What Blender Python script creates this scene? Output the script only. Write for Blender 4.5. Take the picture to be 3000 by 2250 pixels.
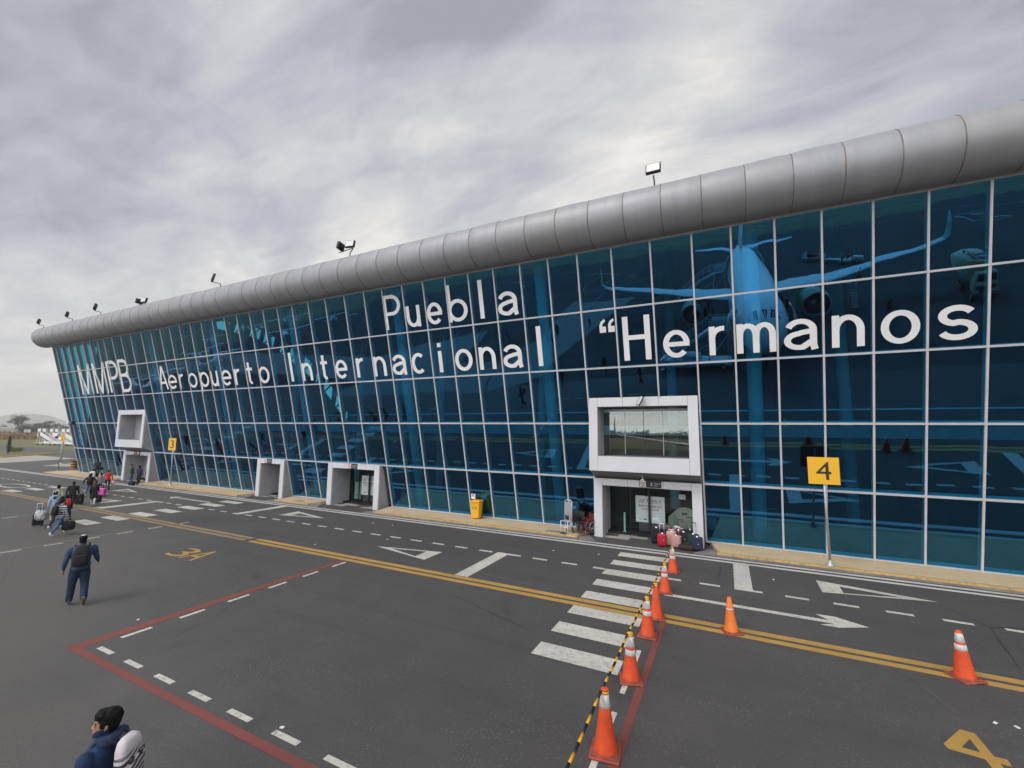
import bpy, bmesh, math, random
import numpy as np
from mathutils import Vector, Matrix
R = math.radians
SC = bpy.context.scene
COL = SC.collection
for o in list(bpy.data.objects):
    bpy.data.objects.remove(o)

# ------------------------------------------------------------------ camera
YAW, PIT, ROL = R(26.281), R(6.386), R(-0.618)
cam_d = bpy.data.cameras.new('camera'); cam = bpy.data.objects.new('camera', cam_d); COL.objects.link(cam)
Rv = Vector((math.cos(YAW), math.sin(YAW), 0)); Fh = Vector((-math.sin(YAW), math.cos(YAW), 0)); Zv = Vector((0, 0, 1))
Fw = Fh * math.cos(PIT) + Zv * math.sin(PIT); Up = Zv * math.cos(PIT) - Fh * math.sin(PIT)
cr = Rv * math.cos(ROL) - Up * math.sin(ROL); cu = Rv * math.sin(ROL) + Up * math.cos(ROL)
M = Matrix((cr, cu, -Fw)).transposed().to_4x4(); M.translation = (0, 0, 5.0)
cam.matrix_world = M
cam_d.sensor_width = 36.0; cam_d.lens = 15.1286; cam_d.clip_start = 0.05; cam_d.clip_end = 30000
SC.camera = cam
# ------------------------------------------------------------------ world: overcast sky
SUN_EL, SUN_AZ = R(52), R(205)      # azimuth clockwise from +Y: soft sun behind the photographer
w = bpy.data.worlds.new("World"); SC.world = w; w.use_nodes = True
nt = w.node_tree; N = nt.nodes; LK = nt.links
for n in list(N): N.remove(n)
def nd(t, **k):
    n = N.new(t)
    for a, b in k.items(): setattr(n, a, b)
    return n
def mth(op, a, b=None, c=None):
    n = nd('ShaderNodeMath', operation=op)
    for i, v in enumerate((a, b, c)):
        if v is None: continue
        if isinstance(v, (int, float)): n.inputs[i].default_value = v
        else: LK.new(v, n.inputs[i])
    return n.outputs[0]
def ramp(fac, stops):
    n = nd('ShaderNodeValToRGB'); cr_ = n.color_ramp
    while len(cr_.elements) < len(stops): cr_.elements.new(0.5)
    for e, (p, c) in zip(cr_.elements, stops): e.position = p; e.color = (*c, 1)
    LK.new(fac, n.inputs[0]); return n.outputs[0]
def mixc(f, a, b, mode='MIX'):
    n = nd('ShaderNodeMix', data_type='RGBA', blend_type=mode)
    for s, v in ((n.inputs[0], f), (n.inputs[6], a), (n.inputs[7], b)):
        if isinstance(v, (int, float)): s.default_value = v
        elif isinstance(v, tuple): s.default_value = (*v, 1)
        else: LK.new(v, s)
    return n.outputs[2]
sky = nd('ShaderNodeTexSky', sky_type='NISHITA', sun_disc=False, sun_elevation=SUN_EL, sun_rotation=SUN_AZ)
tc = nd('ShaderNodeTexCoord'); sep = nd('ShaderNodeSeparateXYZ'); LK.new(tc.outputs['Generated'], sep.inputs[0])
dx, dy, dz = sep.outputs
den = mth('ADD', mth('MAXIMUM', dz, 0.0), 0.16)
comb = nd('ShaderNodeCombineXYZ'); LK.new(mth('DIVIDE', dx, den), comb.inputs[0]); LK.new(mth('DIVIDE', dy, den), comb.inputs[1])
def noise(scale, detail, rough, dist, loc=(0, 0, 0), sc=(1, 1, 1), rot=0.0):
    mp = nd('ShaderNodeMapping'); mp.inputs['Location'].default_value = loc; mp.inputs['Scale'].default_value = sc
    mp.inputs['Rotation'].default_value = (0, 0, rot); LK.new(comb.outputs[0], mp.inputs[0])
    n = nd('ShaderNodeTexNoise'); LK.new(mp.outputs[0], n.inputs['Vector'])
    n.inputs['Scale'].default_value = scale; n.inputs['Detail'].default_value = detail
    n.inputs['Roughness'].default_value = rough; n.inputs['Distortion'].default_value = dist
    return n.outputs['Fac']
n1 = noise(0.46, 7, 0.53, 0.5, (2.3, 5.2, 0), (0.8, 1.3, 1), 0.9)
n2 = noise(1.5, 9, 0.58, 0.55, (1.2, 7.7, 0), (0.7, 1.6, 1), 0.9)
n3 = noise(4.6, 10, 0.6, 0.8, (3.1, 0.4, 0), (0.75, 1.4, 1), 0.95)
cl = mth('ADD', mth('ADD', mth('MULTIPLY', n1, 0.58), mth('MULTIPLY', n2, 0.27)), mth('MULTIPLY', n3, 0.12))
# thin bright break in the cloud towards the far left of the roof
bd = Vector((-0.74, 0.58, 0.30)).normalized()
vd = nd('ShaderNodeVectorMath', operation='DOT_PRODUCT'); LK.new(tc.outputs['Generated'], vd.inputs[0]); vd.inputs[1].default_value = bd
glow = mth('POWER', mth('MAXIMUM', vd.outputs['Value'], 0.0), 16.0)
cl2 = mth('ADD', mth('MULTIPLY', mth('SUBTRACT', cl, 0.5), 2.15), mth('ADD', 0.515, mth('MULTIPLY', glow, 0.16)))
cc = ramp(cl2, [(0.36, (0.375, 0.392, 0.455)), (0.45, (0.485, 0.503, 0.56)), (0.53, (0.60, 0.607, 0.635)), (0.60, (0.71, 0.708, 0.715)), (0.68, (0.87, 0.85, 0.815)), (0.76, (0.98, 0.96, 0.92))])
hz = mth('POWER', mth('SUBTRACT', 1.0, mth('MAXIMUM', dz, 0.0)), 7.0)
cc = mixc(mth('MULTIPLY', hz, 0.8), cc, (0.86, 0.825, 0.77))
back = mth('ADD', 1.0, mth('MULTIPLY', mth('MAXIMUM', mth('MULTIPLY', dy, -1.0), 0.0), 2.8))   # sky brightness raised behind the photographer, added to light the facade and aircraft
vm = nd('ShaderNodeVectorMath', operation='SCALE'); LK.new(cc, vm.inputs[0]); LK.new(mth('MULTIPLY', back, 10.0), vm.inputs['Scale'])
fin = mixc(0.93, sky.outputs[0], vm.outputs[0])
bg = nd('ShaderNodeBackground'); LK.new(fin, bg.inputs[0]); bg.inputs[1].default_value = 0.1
out = nd('ShaderNodeOutputWorld'); LK.new(bg.outputs[0], out.inputs[0])
# ------------------------------------------------------------------ sun (behind cloud)
sd = bpy.data.lights.new('sun', 'SUN'); sd.energy = 1.3; sd.angle = R(24); sd.color = (1.0, 0.96, 0.9)
so = bpy.data.objects.new('sun', sd); COL.objects.link(so)
sdir = Vector((math.sin(SUN_AZ) * math.cos(SUN_EL), math.cos(SUN_AZ) * math.cos(SUN_EL), math.sin(SUN_EL)))
so.rotation_euler = sdir.to_track_quat('Z', 'Y').to_euler(); so.location = sdir * 60
SC.view_settings.view_transform = 'Standard'; SC.view_settings.look = 'None'; SC.view_settings.exposure = 0.0; SC.view_settings.gamma = 1.0
SC.render.engine = 'CYCLES'; SC.cycles.use_denoising = True; SC.cycles.max_bounces = 8; SC.cycles.transparent_max_bounces = 12; SC.cycles.volume_bounces = 3
SC.cycles.caustics_reflective = False; SC.cycles.caustics_refractive = False; SC.cycles.sample_clamp_indirect = 4.0

# ------------------------------------------------------------------ materials
MATS = {}
def mat(name, col, rough=0.6, metal=0.0, var=0.0, vscale=4.0, bump=0.0, bscale=30.0, spec=0.5, col2=None, emit=None):
    if name in MATS: return MATS[name]
    m = bpy.data.materials.new(name); m.use_nodes = True; MATS[name] = m
    t = m.node_tree; b = t.nodes['Principled BSDF']
    b.inputs['Base Color'].default_value = (*col, 1); b.inputs['Roughness'].default_value = rough
    b.inputs['Metallic'].default_value = metal; b.inputs['Specular IOR Level'].default_value = spec
    if var or bump or col2:
        c = t.nodes.new('ShaderNodeTexCoord')
        n = t.nodes.new('ShaderNodeTexNoise'); n.inputs['Scale'].default_value = vscale; n.inputs['Detail'].default_value = 6; n.inputs['Roughness'].default_value = 0.6
        t.links.new(c.outputs['Object'], n.inputs['Vector'])
        mx = t.nodes.new('ShaderNodeMix'); mx.data_type = 'RGBA'
        c2 = col2 or tuple(x * (1 - var) for x in col)
        c1 = col if col2 else tuple(min(1, x * (1 + var)) for x in col)
        mx.inputs[6].default_value = (*c1, 1); mx.inputs[7].default_value = (*c2, 1)
        mr = t.nodes.new('ShaderNodeMapRange'); mr.inputs[1].default_value = 0.35; mr.inputs[2].default_value = 0.65
        t.links.new(n.outputs['Fac'], mr.inputs[0]); t.links.new(mr.outputs[0], mx.inputs[0]); t.links.new(mx.outputs[2], b.inputs['Base Color'])
        if bump:
            n2_ = t.nodes.new('ShaderNodeTexNoise'); n2_.inputs['Scale'].default_value = bscale; n2_.inputs['Detail'].default_value = 4
            t.links.new(c.outputs['Object'], n2_.inputs['Vector'])
            bp = t.nodes.new('ShaderNodeBump'); bp.inputs['Strength'].default_value = bump; bp.inputs['Distance'].default_value = 0.02
            t.links.new(n2_.outputs['Fac'], bp.inputs['Height']); t.links.new(bp.outputs[0], b.inputs['Normal'])
    if emit:
        b.inputs['Emission Color'].default_value = (*emit, 1); b.inputs['Emission Strength'].default_value = 1.0
    return m
class NT:                                    # small node helper for the hand-made materials
    def __init__(s, m): s.t = m.node_tree; s.b = s.t.nodes.get('Principled BSDF')
    def n(s, ty, ins=None, **k):
        n = s.t.nodes.new(ty)
        for a, b in k.items(): setattr(n, a, b)
        for a, v in (ins or {}).items():
            if hasattr(v, 'is_linked') or isinstance(v, bpy.types.NodeSocket): s.t.links.new(v, n.inputs[a])
            else: n.inputs[a].default_value = v
        return n
    def mix(s, f, a, b, mode='MIX'):
        n = s.t.nodes.new('ShaderNodeMix'); n.data_type = 'RGBA'; n.blend_type = mode
        for i, v in ((0, f), (6, a), (7, b)):
            if isinstance(v, bpy.types.NodeSocket): s.t.links.new(v, n.inputs[i])
            elif isinstance(v, tuple): n.inputs[i].default_value = (*v, 1)
            else: n.inputs[i].default_value = v
        return n.outputs[2]
    def rng(s, v, a, b, c=0.0, d=1.0): return s.n('ShaderNodeMapRange', {0: v, 1: a, 2: b, 3: c, 4: d}).outputs[0]
    def noise(s, vec, sc, det=5, ro=0.6, di=0.0): return s.n('ShaderNodeTexNoise', {'Vector': vec, 'Scale': sc, 'Detail': det, 'Roughness': ro, 'Distortion': di}).outputs['Fac']
    def m(s, op, a, b=0.0): return s.n('ShaderNodeMath', {0: a, 1: b}, operation=op).outputs[0]
    def link(s, a, b): s.t.links.new(a, b)
def newmat(name, rough=0.7):
    m = bpy.data.materials.new(name); m.use_nodes = True; MATS[name] = m
    k = NT(m); k.b.inputs['Roughness'].default_value = rough; return m, k
def asphalt_colour(k, vec):
    big = k.noise(vec, 0.09, 6, 0.62, 0.4); mid = k.noise(vec, 0.9, 6, 0.65, 0.2); fine = k.noise(vec, 38.0, 3, 0.7)
    c = k.mix(k.rng(big, 0.36, 0.64), (0.077, 0.0735, 0.074), (0.104, 0.0995, 0.098))
    c = k.mix(k.m('MULTIPLY', k.rng(mid, 0.42, 0.62), 0.5), c, (0.076, 0.073, 0.073))
    c = k.mix(k.rng(fine, 0.35, 0.7, 0.0, 0.55), c, (0.054, 0.052, 0.052))
    v = k.n('ShaderNodeTexVoronoi', {'Vector': vec, 'Scale': 30.0, 'Randomness': 1.0})      # pale aggregate worn bare
    spk = k.m('MULTIPLY', k.rng(v.outputs['Distance'], 0.10, 0.22, 1.0, 0.0), k.rng(k.noise(vec, 0.5, 3), 0.36, 0.58))
    spk = k.m('MULTIPLY', spk, k.rng(k.n('ShaderNodeSeparateColor', {0: v.outputs['Color']}).outputs[0], 0.45, 0.7))
    c = k.mix(k.m('MULTIPLY', spk, 0.9), c, (0.40, 0.39, 0.37))
    st = k.noise(k.n('ShaderNodeMapping', {'Vector': vec, 'Scale': (0.05, 1.6, 1.0)}).outputs[0], 1.0, 5, 0.6, 0.5)   # faint tyre-run streaks along the road
    c = k.mix(k.m('MULTIPLY', k.rng(st, 0.52, 0.72), 0.35), c, (0.056, 0.053, 0.053))
    oil = k.noise(vec, 0.33, 4, 0.55, 1.2); c = k.mix(k.m('MULTIPLY', k.rng(oil, 0.64, 0.72), 0.45), c, (0.042, 0.040, 0.040))
    wob = k.n('ShaderNodeMix', {0: 0.10, 6: vec, 7: k.n('ShaderNodeTexNoise', {'Vector': vec, 'Scale': 1.3, 'Detail': 4.0}).outputs['Color']}, data_type='RGBA').outputs[2]
    cr = k.n('ShaderNodeTexVoronoi', {'Vector': wob, 'Scale': 0.16}, feature='DISTANCE_TO_EDGE').outputs['Distance']      # hairline cracks
    cm = k.m('MULTIPLY', k.rng(cr, 0.0012, 0.004, 1.0, 0.0), k.rng(k.noise(vec, 0.21, 3), 0.5, 0.6)); c = k.mix(k.m('MULTIPLY', cm, 0.8), c, (0.028, 0.027, 0.027))
    spot = k.rng(k.noise(vec, 1.7, 5, 0.7, 1.5), 0.72, 0.76); c = k.mix(k.m('MULTIPLY', spot, 0.6), c, (0.035, 0.033, 0.033))
    xyz = k.n('ShaderNodeSeparateXYZ', {0: vec}).outputs                                                                  # older, paler surfacing on the far side of the stand
    old = k.rng(k.m('ADD', k.m('ADD', k.m('MULTIPLY', xyz[0], -0.12), k.m('MULTIPLY', xyz[1], -0.20)), k.m('MULTIPLY', big, 1.6)), 0.75, 1.75)
    return k.mix(k.m('MULTIPLY', k.m('MULTIPLY', old, k.rng(xyz[1], -3.0, 1.0)), 0.5), c, (0.145, 0.140, 0.128))
def m_asphalt():
    m, k = newmat('asphalt', 0.86); vec = k.n('ShaderNodeTexCoord').outputs['Object']
    k.link(asphalt_colour(k, vec), k.b.inputs['Base Color'])
    bp = k.n('ShaderNodeBump', {'Strength': 0.35, 'Distance': 0.012, 'Height': k.noise(vec, 45, 4, 0.7)}); k.link(bp.outputs[0], k.b.inputs['Normal'])
    k.b.inputs['Specular IOR Level'].default_value = 0.25
    return m
def m_paint(name, col, wear=0.5):
    m, k = newmat(name, 0.75); vec = k.n('ShaderNodeTexCoord').outputs['Object']
    a = k.noise(vec, 7.0, 8, 0.72); b = k.noise(vec, 42.0, 3, 0.7); g = k.noise(vec, 0.7, 4)
    f = k.rng(k.m('ADD', k.m('MULTIPLY', a, 0.65), k.m('MULTIPLY', b, 0.35)), 0.66 - 0.16 * wear, 0.76 - 0.12 * wear)
    c = k.mix(k.rng(g, 0.35, 0.65), col, tuple(x * 0.80 for x in col))
    k.link(k.mix(k.m('MULTIPLY', f, 0.8), c, (0.085, 0.08, 0.08)), k.b.inputs['Base Color'])
    return m
def m_glass():
    m, k = newmat('blue_reflective_glass'); t = m.node_tree; t.nodes.remove(k.b)
    lw = k.n('ShaderNodeLayerWeight', {'Blend': 0.5}); fc = k.m('POWER', lw.outputs['Facing'], 3.2)
    vec = k.n('ShaderNodeTexCoord').outputs['Object']
    mp = k.n('ShaderNodeMapping', {'Vector': vec, 'Scale': (0.8, 0.8, 0.55)}).outputs[0]
    bp = k.n('ShaderNodeBump', {'Strength': 1.0, 'Distance': 0.0035, 'Height': k.noise(mp, 1.0, 2, 0.45)})
    rnd_ = k.n('ShaderNodeNewGeometry').outputs['Random Per Island']
    base = k.mix(rnd_, (0.026, 0.128, 0.255), (0.034, 0.158, 0.31))
    dust = k.rng(k.noise(k.n('ShaderNodeMapping', {'Vector': vec, 'Scale': (3.0, 1.0, 0.35)}).outputs[0], 1.0, 5, 0.65), 0.45, 0.75)
    gcol = k.mix(fc, base, (0.36, 0.41, 0.45))
    tcol = k.mix(fc, (0.06, 0.34, 0.48), (0.0, 0.0, 0.0))
    g = k.n('ShaderNodeBsdfGlossy', {'Color': gcol, 'Roughness': 0.0, 'Normal': bp.outputs[0]}); tr = k.n('ShaderNodeBsdfTransparent', {'Color': tcol})
    ad = k.n('ShaderNodeAddShader', {0: g.outputs[0], 1: tr.outputs[0]})
    df = k.n('ShaderNodeBsdfDiffuse', {'Color': (0.22, 0.22, 0.21, 1)}); mxs = k.n('ShaderNodeMixShader', {0: k.m('MULTIPLY', dust, 0.014), 1: ad.outputs[0], 2: df.outputs[0]})     # a film of dust
    k.link(mxs.outputs[0], t.nodes['Material Output'].inputs[0])
    return m
def m_clear(nm='clear_glass', gl=0.17, tr_=0.6):
    m, k = newmat(nm); t = m.node_tree; t.nodes.remove(k.b)
    g = k.n('ShaderNodeBsdfGlossy', {'Color': (gl, gl * 1.1, gl * 1.08, 1), 'Roughness': 0.0}); tr = k.n('ShaderNodeBsdfTransparent', {'Color': (tr_, tr_ * 1.06, tr_ * 1.04, 1)})
    ad = k.n('ShaderNodeAddShader', {0: g.outputs[0], 1: tr.outputs[0]}); k.link(ad.outputs[0], t.nodes['Material Output'].inputs[0]); return m
def m_pavers():
    m, k = newmat('beige_pavers', 0.85); vec = k.n('ShaderNodeTexCoord').outputs['Object']
    br = k.n('ShaderNodeTexBrick', {'Vector': k.n('ShaderNodeMapping', {'Vector': vec, 'Rotation': (0, 0, 0.0)}).outputs[0], 'Color1': (0.66, 0.525, 0.34, 1), 'Color2': (0.58, 0.46, 0.29, 1), 'Mortar': (0.30, 0.24, 0.17, 1), 'Scale': 1.0, 'Mortar Size': 0.006, 'Bias': 0.0, 'Brick Width': 0.2, 'Row Height': 0.1})
    c = k.mix(k.rng(k.noise(vec, 0.8, 6), 0.4, 0.65), br.outputs['Color'], (0.44, 0.35, 0.22)); k.link(k.mix(0.45, br.outputs['Color'], c), k.b.inputs['Base Color'])
    return m
def m_grass(name, a, b, c3):
    m, k = newmat(name, 0.95); vec = k.n('ShaderNodeTexCoord').outputs['Object']
    c = k.mix(k.rng(k.noise(vec, 0.04, 6, 0.6, 0.6), 0.38, 0.62), a, b); c = k.mix(k.rng(k.noise(vec, 0.6, 6, 0.7), 0.4, 0.7), c, c3)
    k.link(k.mix(k.rng(k.noise(vec, 9.0, 4, 0.7), 0.35, 0.7, 0.0, 0.4), c, tuple(x * 0.5 for x in c3)), k.b.inputs['Base Color']); return m
def m_tube():
    m, k = newmat('grey_metal_sheet', 0.48); vec = k.n('ShaderNodeTexCoord').outputs['Object']
    s1 = k.noise(k.n('ShaderNodeMapping', {'Vector': vec, 'Scale': (2.6, 0.35, 0.35)}).outputs[0], 1.0, 6, 0.65)
    c = k.mix(k.rng(s1, 0.36, 0.66), (0.330, 0.333, 0.350), (0.290, 0.293, 0.308)); c = k.mix(k.rng(k.noise(vec, 0.25, 4), 0.5, 0.75, 0, 0.4), c, (0.30, 0.285, 0.25))
    k.link(c, k.b.inputs['Base Color']); k.b.inputs['Metallic'].default_value = 0.15
    bp = k.n('ShaderNodeBump', {'Strength': 0.5, 'Distance': 0.02, 'Height': k.noise(vec, 1.6, 2, 0.4)}); k.link(bp.outputs[0], k.b.inputs['Normal']); return m
ASPH = m_asphalt(); GLASS = m_glass(); CLEAR = m_clear(); DOORG = m_clear('door_glass', 0.05, 0.88); PAVER = m_pavers(); TUBE = m_tube()
REARASPH = mat('darkened_rear_asphalt', (0.046, 0.045, 0.046), 0.9, var=0.25, vscale=0.2, bump=0.2, spec=0.2); TYRE = mat('tyre_mark', (0.060, 0.058, 0.058), 0.85, col2=(0.090, 0.087, 0.087), vscale=2.0)  # rear apron asphalt: colour darkened so its image in the glass turns dark
WPAINT = m_paint('white_road_paint', (0.60, 0.585, 0.53), 0.95); WBRIGHT = m_paint('fresh_white_road_paint', (0.60, 0.60, 0.58), 0.3)
YPAINT = m_paint('yellow_road_paint', (0.47, 0.285, 0.07), 0.5); YFAR = m_paint('faded_yellow_paint', (0.30, 0.225, 0.115), 0.7); RPAINT = m_paint('faded_red_paint', (0.215, 0.062, 0.05), 0.6)
YKERB = m_paint('yellow_kerb_paint', (0.60, 0.40, 0.15), 0.95)
GRASS = m_grass('field_grass', (0.135, 0.135, 0.05), (0.10, 0.125, 0.035), (0.20, 0.17, 0.08)); DRY = m_grass('dry_grass', (0.30, 0.185, 0.075), (0.20, 0.155, 0.07), (0.26, 0.17, 0.08))
CONC = mat('concrete', (0.20, 0.195, 0.185), 0.9, var=0.18, vscale=1.3, bump=0.15); CONCP = mat('pale_concrete', (0.36, 0.34, 0.30), 0.9, var=0.16, vscale=1.1)
FRAME = mat('silver_frame_paint', (0.56, 0.55, 0.55), 0.42, var=0.06, vscale=2.0); PANELW = mat('white_aluminium_panel', (0.60, 0.60, 0.62), 0.4, var=0.05, vscale=0.7)
LINING = mat('grey_render', (0.36, 0.36, 0.38), 0.8, var=0.09, vscale=1.3); SOFF = mat('dark_grey_panel', (0.19, 0.185, 0.195), 0.7, var=0.08, vscale=1.0); SEAM = mat('rusty_seam_sealant', (0.20, 0.165, 0.14), 0.8, var=0.3, vscale=3.0)
LETTER = mat('white_vinyl', (0.80, 0.79, 0.77), 0.55, var=0.04, vscale=1.0); BLACK = mat('black_plastic', (0.016, 0.016, 0.018), 0.5); DARK = mat('dark_grey_metal', (0.06, 0.06, 0.065), 0.5)
WHITE = mat('white_paint', (0.78, 0.78, 0.77), 0.45, var=0.05); GALV = mat('galvanised_steel', (0.45, 0.46, 0.47), 0.45, 0.5, var=0.1, vscale=6); SIGNY = mat('yellow_sign_paint', (0.80, 0.43, 0.012), 0.5)
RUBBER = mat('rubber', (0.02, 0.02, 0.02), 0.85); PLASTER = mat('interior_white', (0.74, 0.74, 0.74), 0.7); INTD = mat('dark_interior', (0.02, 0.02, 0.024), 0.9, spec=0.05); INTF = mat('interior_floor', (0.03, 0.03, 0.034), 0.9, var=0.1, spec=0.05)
ORANGE = mat('orange_plastic', (0.80, 0.085, 0.014), 0.55, vscale=7, col2=(0.62, 0.075, 0.02), bump=0.2, bscale=14); ORFADE = mat('faded_orange_plastic', (0.80, 0.19, 0.03), 0.6, var=0.1, vscale=6); ORBASE = mat('dirty_orange_base', (0.30, 0.07, 0.045), 0.8, var=0.25, vscale=9)
YELB = mat('yellow_plastic', (0.80, 0.42, 0.01), 0.45); RED = mat('red_fabric', (0.42, 0.02, 0.03), 0.7); SILVER = mat('silver', (0.6, 0.6, 0.62), 0.3, 0.8)

# ------------------------------------------------------------------ mesh helpers
class MB:
    def __init__(s): s.v = []; s.f = []; s.mi = []; s.mats = []; s.sm = []
    def mid(s, m):
        if m not in s.mats: s.mats.append(m)
        return s.mats.index(m)
    def add(s, vs, fs, m, smooth=False):
        o = len(s.v); s.v += [tuple(v) for v in vs]; i = s.mid(m)
        for f in fs: s.f.append([o + q for q in f]); s.mi.append(i); s.sm.append(smooth)
        return s
    def box(s, c, d, m, rot=None):
        hx, hy, hz_ = d[0] / 2, d[1] / 2, d[2] / 2
        vs = [Vector((x, y, z)) for x in (-hx, hx) for y in (-hy, hy) for z in (-hz_, hz_)]
        if rot is not None: vs = [rot @ v for v in vs]
        vs = [v + Vector(c) for v in vs]
        return s.add(vs, [(0, 1, 3, 2), (4, 6, 7, 5), (0, 4, 5, 1), (2, 3, 7, 6), (0, 2, 6, 4), (1, 5, 7, 3)], m)
    def bbox(s, a, b, m): return s.box(tuple((p + q) / 2 for p, q in zip(a, b)), tuple(abs(q - p) for p, q in zip(a, b)), m)
    def rbox(s, c, d, m, r=0.04, n=4, rot=None):          # box with rounded edges all round (superellipse rings)
        hx, hy, hz_ = d[0] / 2, d[1] / 2, d[2] / 2
        prof = [(-hz_ + r * (1 - math.cos(math.pi / 2 * i / n)), r * (1 - math.sin(math.pi / 2 * i / n))) for i in range(n + 1)]
        prof += [(-z, q) for z, q in reversed(prof)]
        vs = []; k = 4 * (n + 1)
        for z, q in prof:
            for cx_, cy_, a0 in ((1, 1, 0), (-1, 1, 90), (-1, -1, 180), (1, -1, 270)):
                for i in range(n + 1):
                    a = R(a0 + 90 * i / n); rr = max(r - q, 0.0005)
                    vs.append(Vector((cx_ * (hx - r) + rr * math.cos(a), cy_ * (hy - r) + rr * math.sin(a), z)))
        if rot is not None: vs = [rot @ v for v in vs]
        vs = [v + Vector(c) for v in vs]; fs = []
        for j in range(len(prof) - 1):
            for i in range(k): fs.append((j * k + i, j * k + (i + 1) % k, (j + 1) * k + (i + 1) % k, (j + 1) * k + i))
        fs.append(tuple(reversed(range(k)))); fs.append(tuple(range((len(prof) - 1) * k, len(prof) * k)))
        return s.add(vs, fs, m, True)
    def poly(s, pts, m): return s.add(pts, [tuple(range(len(pts)))], m)
    def prism(s, pts2, z0, z1, m):
        n = len(pts2); vs = [(x, y, z0) for x, y in pts2] + [(x, y, z1) for x, y in pts2]
        fs = [tuple(reversed(range(n))), tuple(range(n, 2 * n))] + [(i, (i + 1) % n, n + (i + 1) % n, n + i) for i in range(n)]
        return s.add(vs, fs, m)
    def extr(s, pts3, off, m):                               # planar outline pushed along a vector
        n = len(pts3); off = Vector(off); vs = [Vector(p) for p in pts3] + [Vector(p) + off for p in pts3]
        fs = [tuple(reversed(range(n))), tuple(range(n, 2 * n))] + [(i, (i + 1) % n, n + (i + 1) % n, n + i) for i in range(n)]
        return s.add(vs, fs, m)
    def tube(s, path, rad, m, n=10, caps=True, smooth=True):
        P = [Vector(p) for p in path]; rd = rad if isinstance(rad, (list, tuple)) else [rad] * len(P); vs = []; ref = None
        for i, p in enumerate(P):
            t = (P[min(i + 1, len(P) - 1)] - P[max(i - 1, 0)])
            if t.length < 1e-9: t = Vector((0, 0, 1))
            t.normalize()
            if ref is None or abs(ref.dot(t)) > 0.97: ref = Vector((1, 0, 0)) if abs(t.x) < 0.8 else Vector((0, 1, 0))
            u = (ref - t * ref.dot(t)).normalized(); ref = u; v = t.cross(u)
            for k in range(n): a = 2 * math.pi * k / n; vs.append(p + (u * math.cos(a) + v * math.sin(a)) * rd[i])
        fs = [(j * n + k, j * n + (k + 1) % n, (j + 1) * n + (k + 1) % n, (j + 1) * n + k) for j in range(len(P) - 1) for k in range(n)]
        if caps: fs += [tuple(reversed(range(n))), tuple(range((len(P) - 1) * n, len(P) * n))]
        return s.add(vs, fs, m, smooth)
    def loft(s, rings, m, caps=True, smooth=True):           # rings: equal-length point lists
        n = len(rings[0]); vs = [p for r in rings for p in r]
        fs = [(j * n + k, j * n + (k + 1) % n, (j + 1) * n + (k + 1) % n, (j + 1) * n + k) for j in range(len(rings) - 1) for k in range(n)]
        if caps: fs += [tuple(reversed(range(n))), tuple(range((len(rings) - 1) * n, len(rings) * n))]
        return s.add(vs, fs, m, smooth)
    def lathe(s, prof, m, c=(0, 0, 0), n=20, smooth=True):
        return s.loft([[(c[0] + r * math.cos(2 * math.pi * k / n), c[1] + r * math.sin(2 * math.pi * k / n), c[2] + z) for k in range(n)] for r, z in prof], m, True, smooth)
    def mesh(s, name):
        me = bpy.data.meshes.new(name); me.from_pydata(s.v, [], s.f)
        for m in s.mats: me.materials.append(m)
        me.polygons.foreach_set('material_index', s.mi); me.polygons.foreach_set('use_smooth', s.sm)
        me.update(); return me
    def build(s, name, parent=None, fix=True, loc=None):
        me = s.mesh(name)
        if fix:
            bm = bmesh.new(); bm.from_mesh(me); bmesh.ops.recalc_face_normals(bm, faces=bm.faces); bm.to_mesh(me); bm.free()
        o = bpy.data.objects.new(name, me); COL.objects.link(o)
        if parent is not None: o.parent = parent
        if loc is not None: o.location = loc
        return o
def tag(o, label=None, cat=None, group=None, kind=None):
    for k, v in (('label', label), ('category', cat), ('group', group), ('kind', kind)):
        if v: o[k] = v
    return o
def thing(name, label, cat, loc=(0, 0, 0), rz=0.0, group=None):
    o = bpy.data.objects.new(name, None); COL.objects.link(o); o.location = loc; o.rotation_euler = (0, 0, rz); o.empty_display_size = 0.2
    return tag(o, label, cat, group)
def dup(root, loc, rz=None, label=None, group=None, scale=None):
    def cp(o, par):
        c = o.copy(); COL.objects.link(c)
        if par is not None: c.parent = par
        for ch in [q for q in bpy.data.objects if q.parent == o]: cp(ch, c)
        return c
    r = cp(root, None); r.location = loc
    if rz is not None: r.rotation_euler = (0, 0, rz)
    if label: r['label'] = label
    if group: r['group'] = group
    if scale is not None: r.scale = scale
    return r
def struct(name, mb, fix=True): return tag(mb.build(name, None, fix), kind='structure')
def RZ(a): return Matrix.Rotation(a, 3, 'Z')
_gc = {}
def glyph(ch):                                               # outline of one character of the built-in font: verts, faces, bounds
    if ch in _gc: return _gc[ch]
    cu_ = bpy.data.curves.new('glyph', 'FONT'); cu_.body = ch; cu_.resolution_u = 6; cu_.fill_mode = 'FRONT'
    o = bpy.data.objects.new('glyph', cu_); COL.objects.link(o); dg = bpy.context.evaluated_depsgraph_get(); dg.update()
    me = bpy.data.meshes.new_from_object(o.evaluated_get(dg)); vs = [v.co.copy() for v in me.vertices]; fs = [tuple(p.vertices) for p in me.polygons]
    bpy.data.objects.remove(o); bpy.data.curves.remove(cu_); bpy.data.meshes.remove(me)
    xs = [v.x for v in vs]; ys = [v.y for v in vs]; _gc[ch] = (vs, fs, min(xs), max(xs), min(ys), max(ys)); return _gc[ch]
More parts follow.
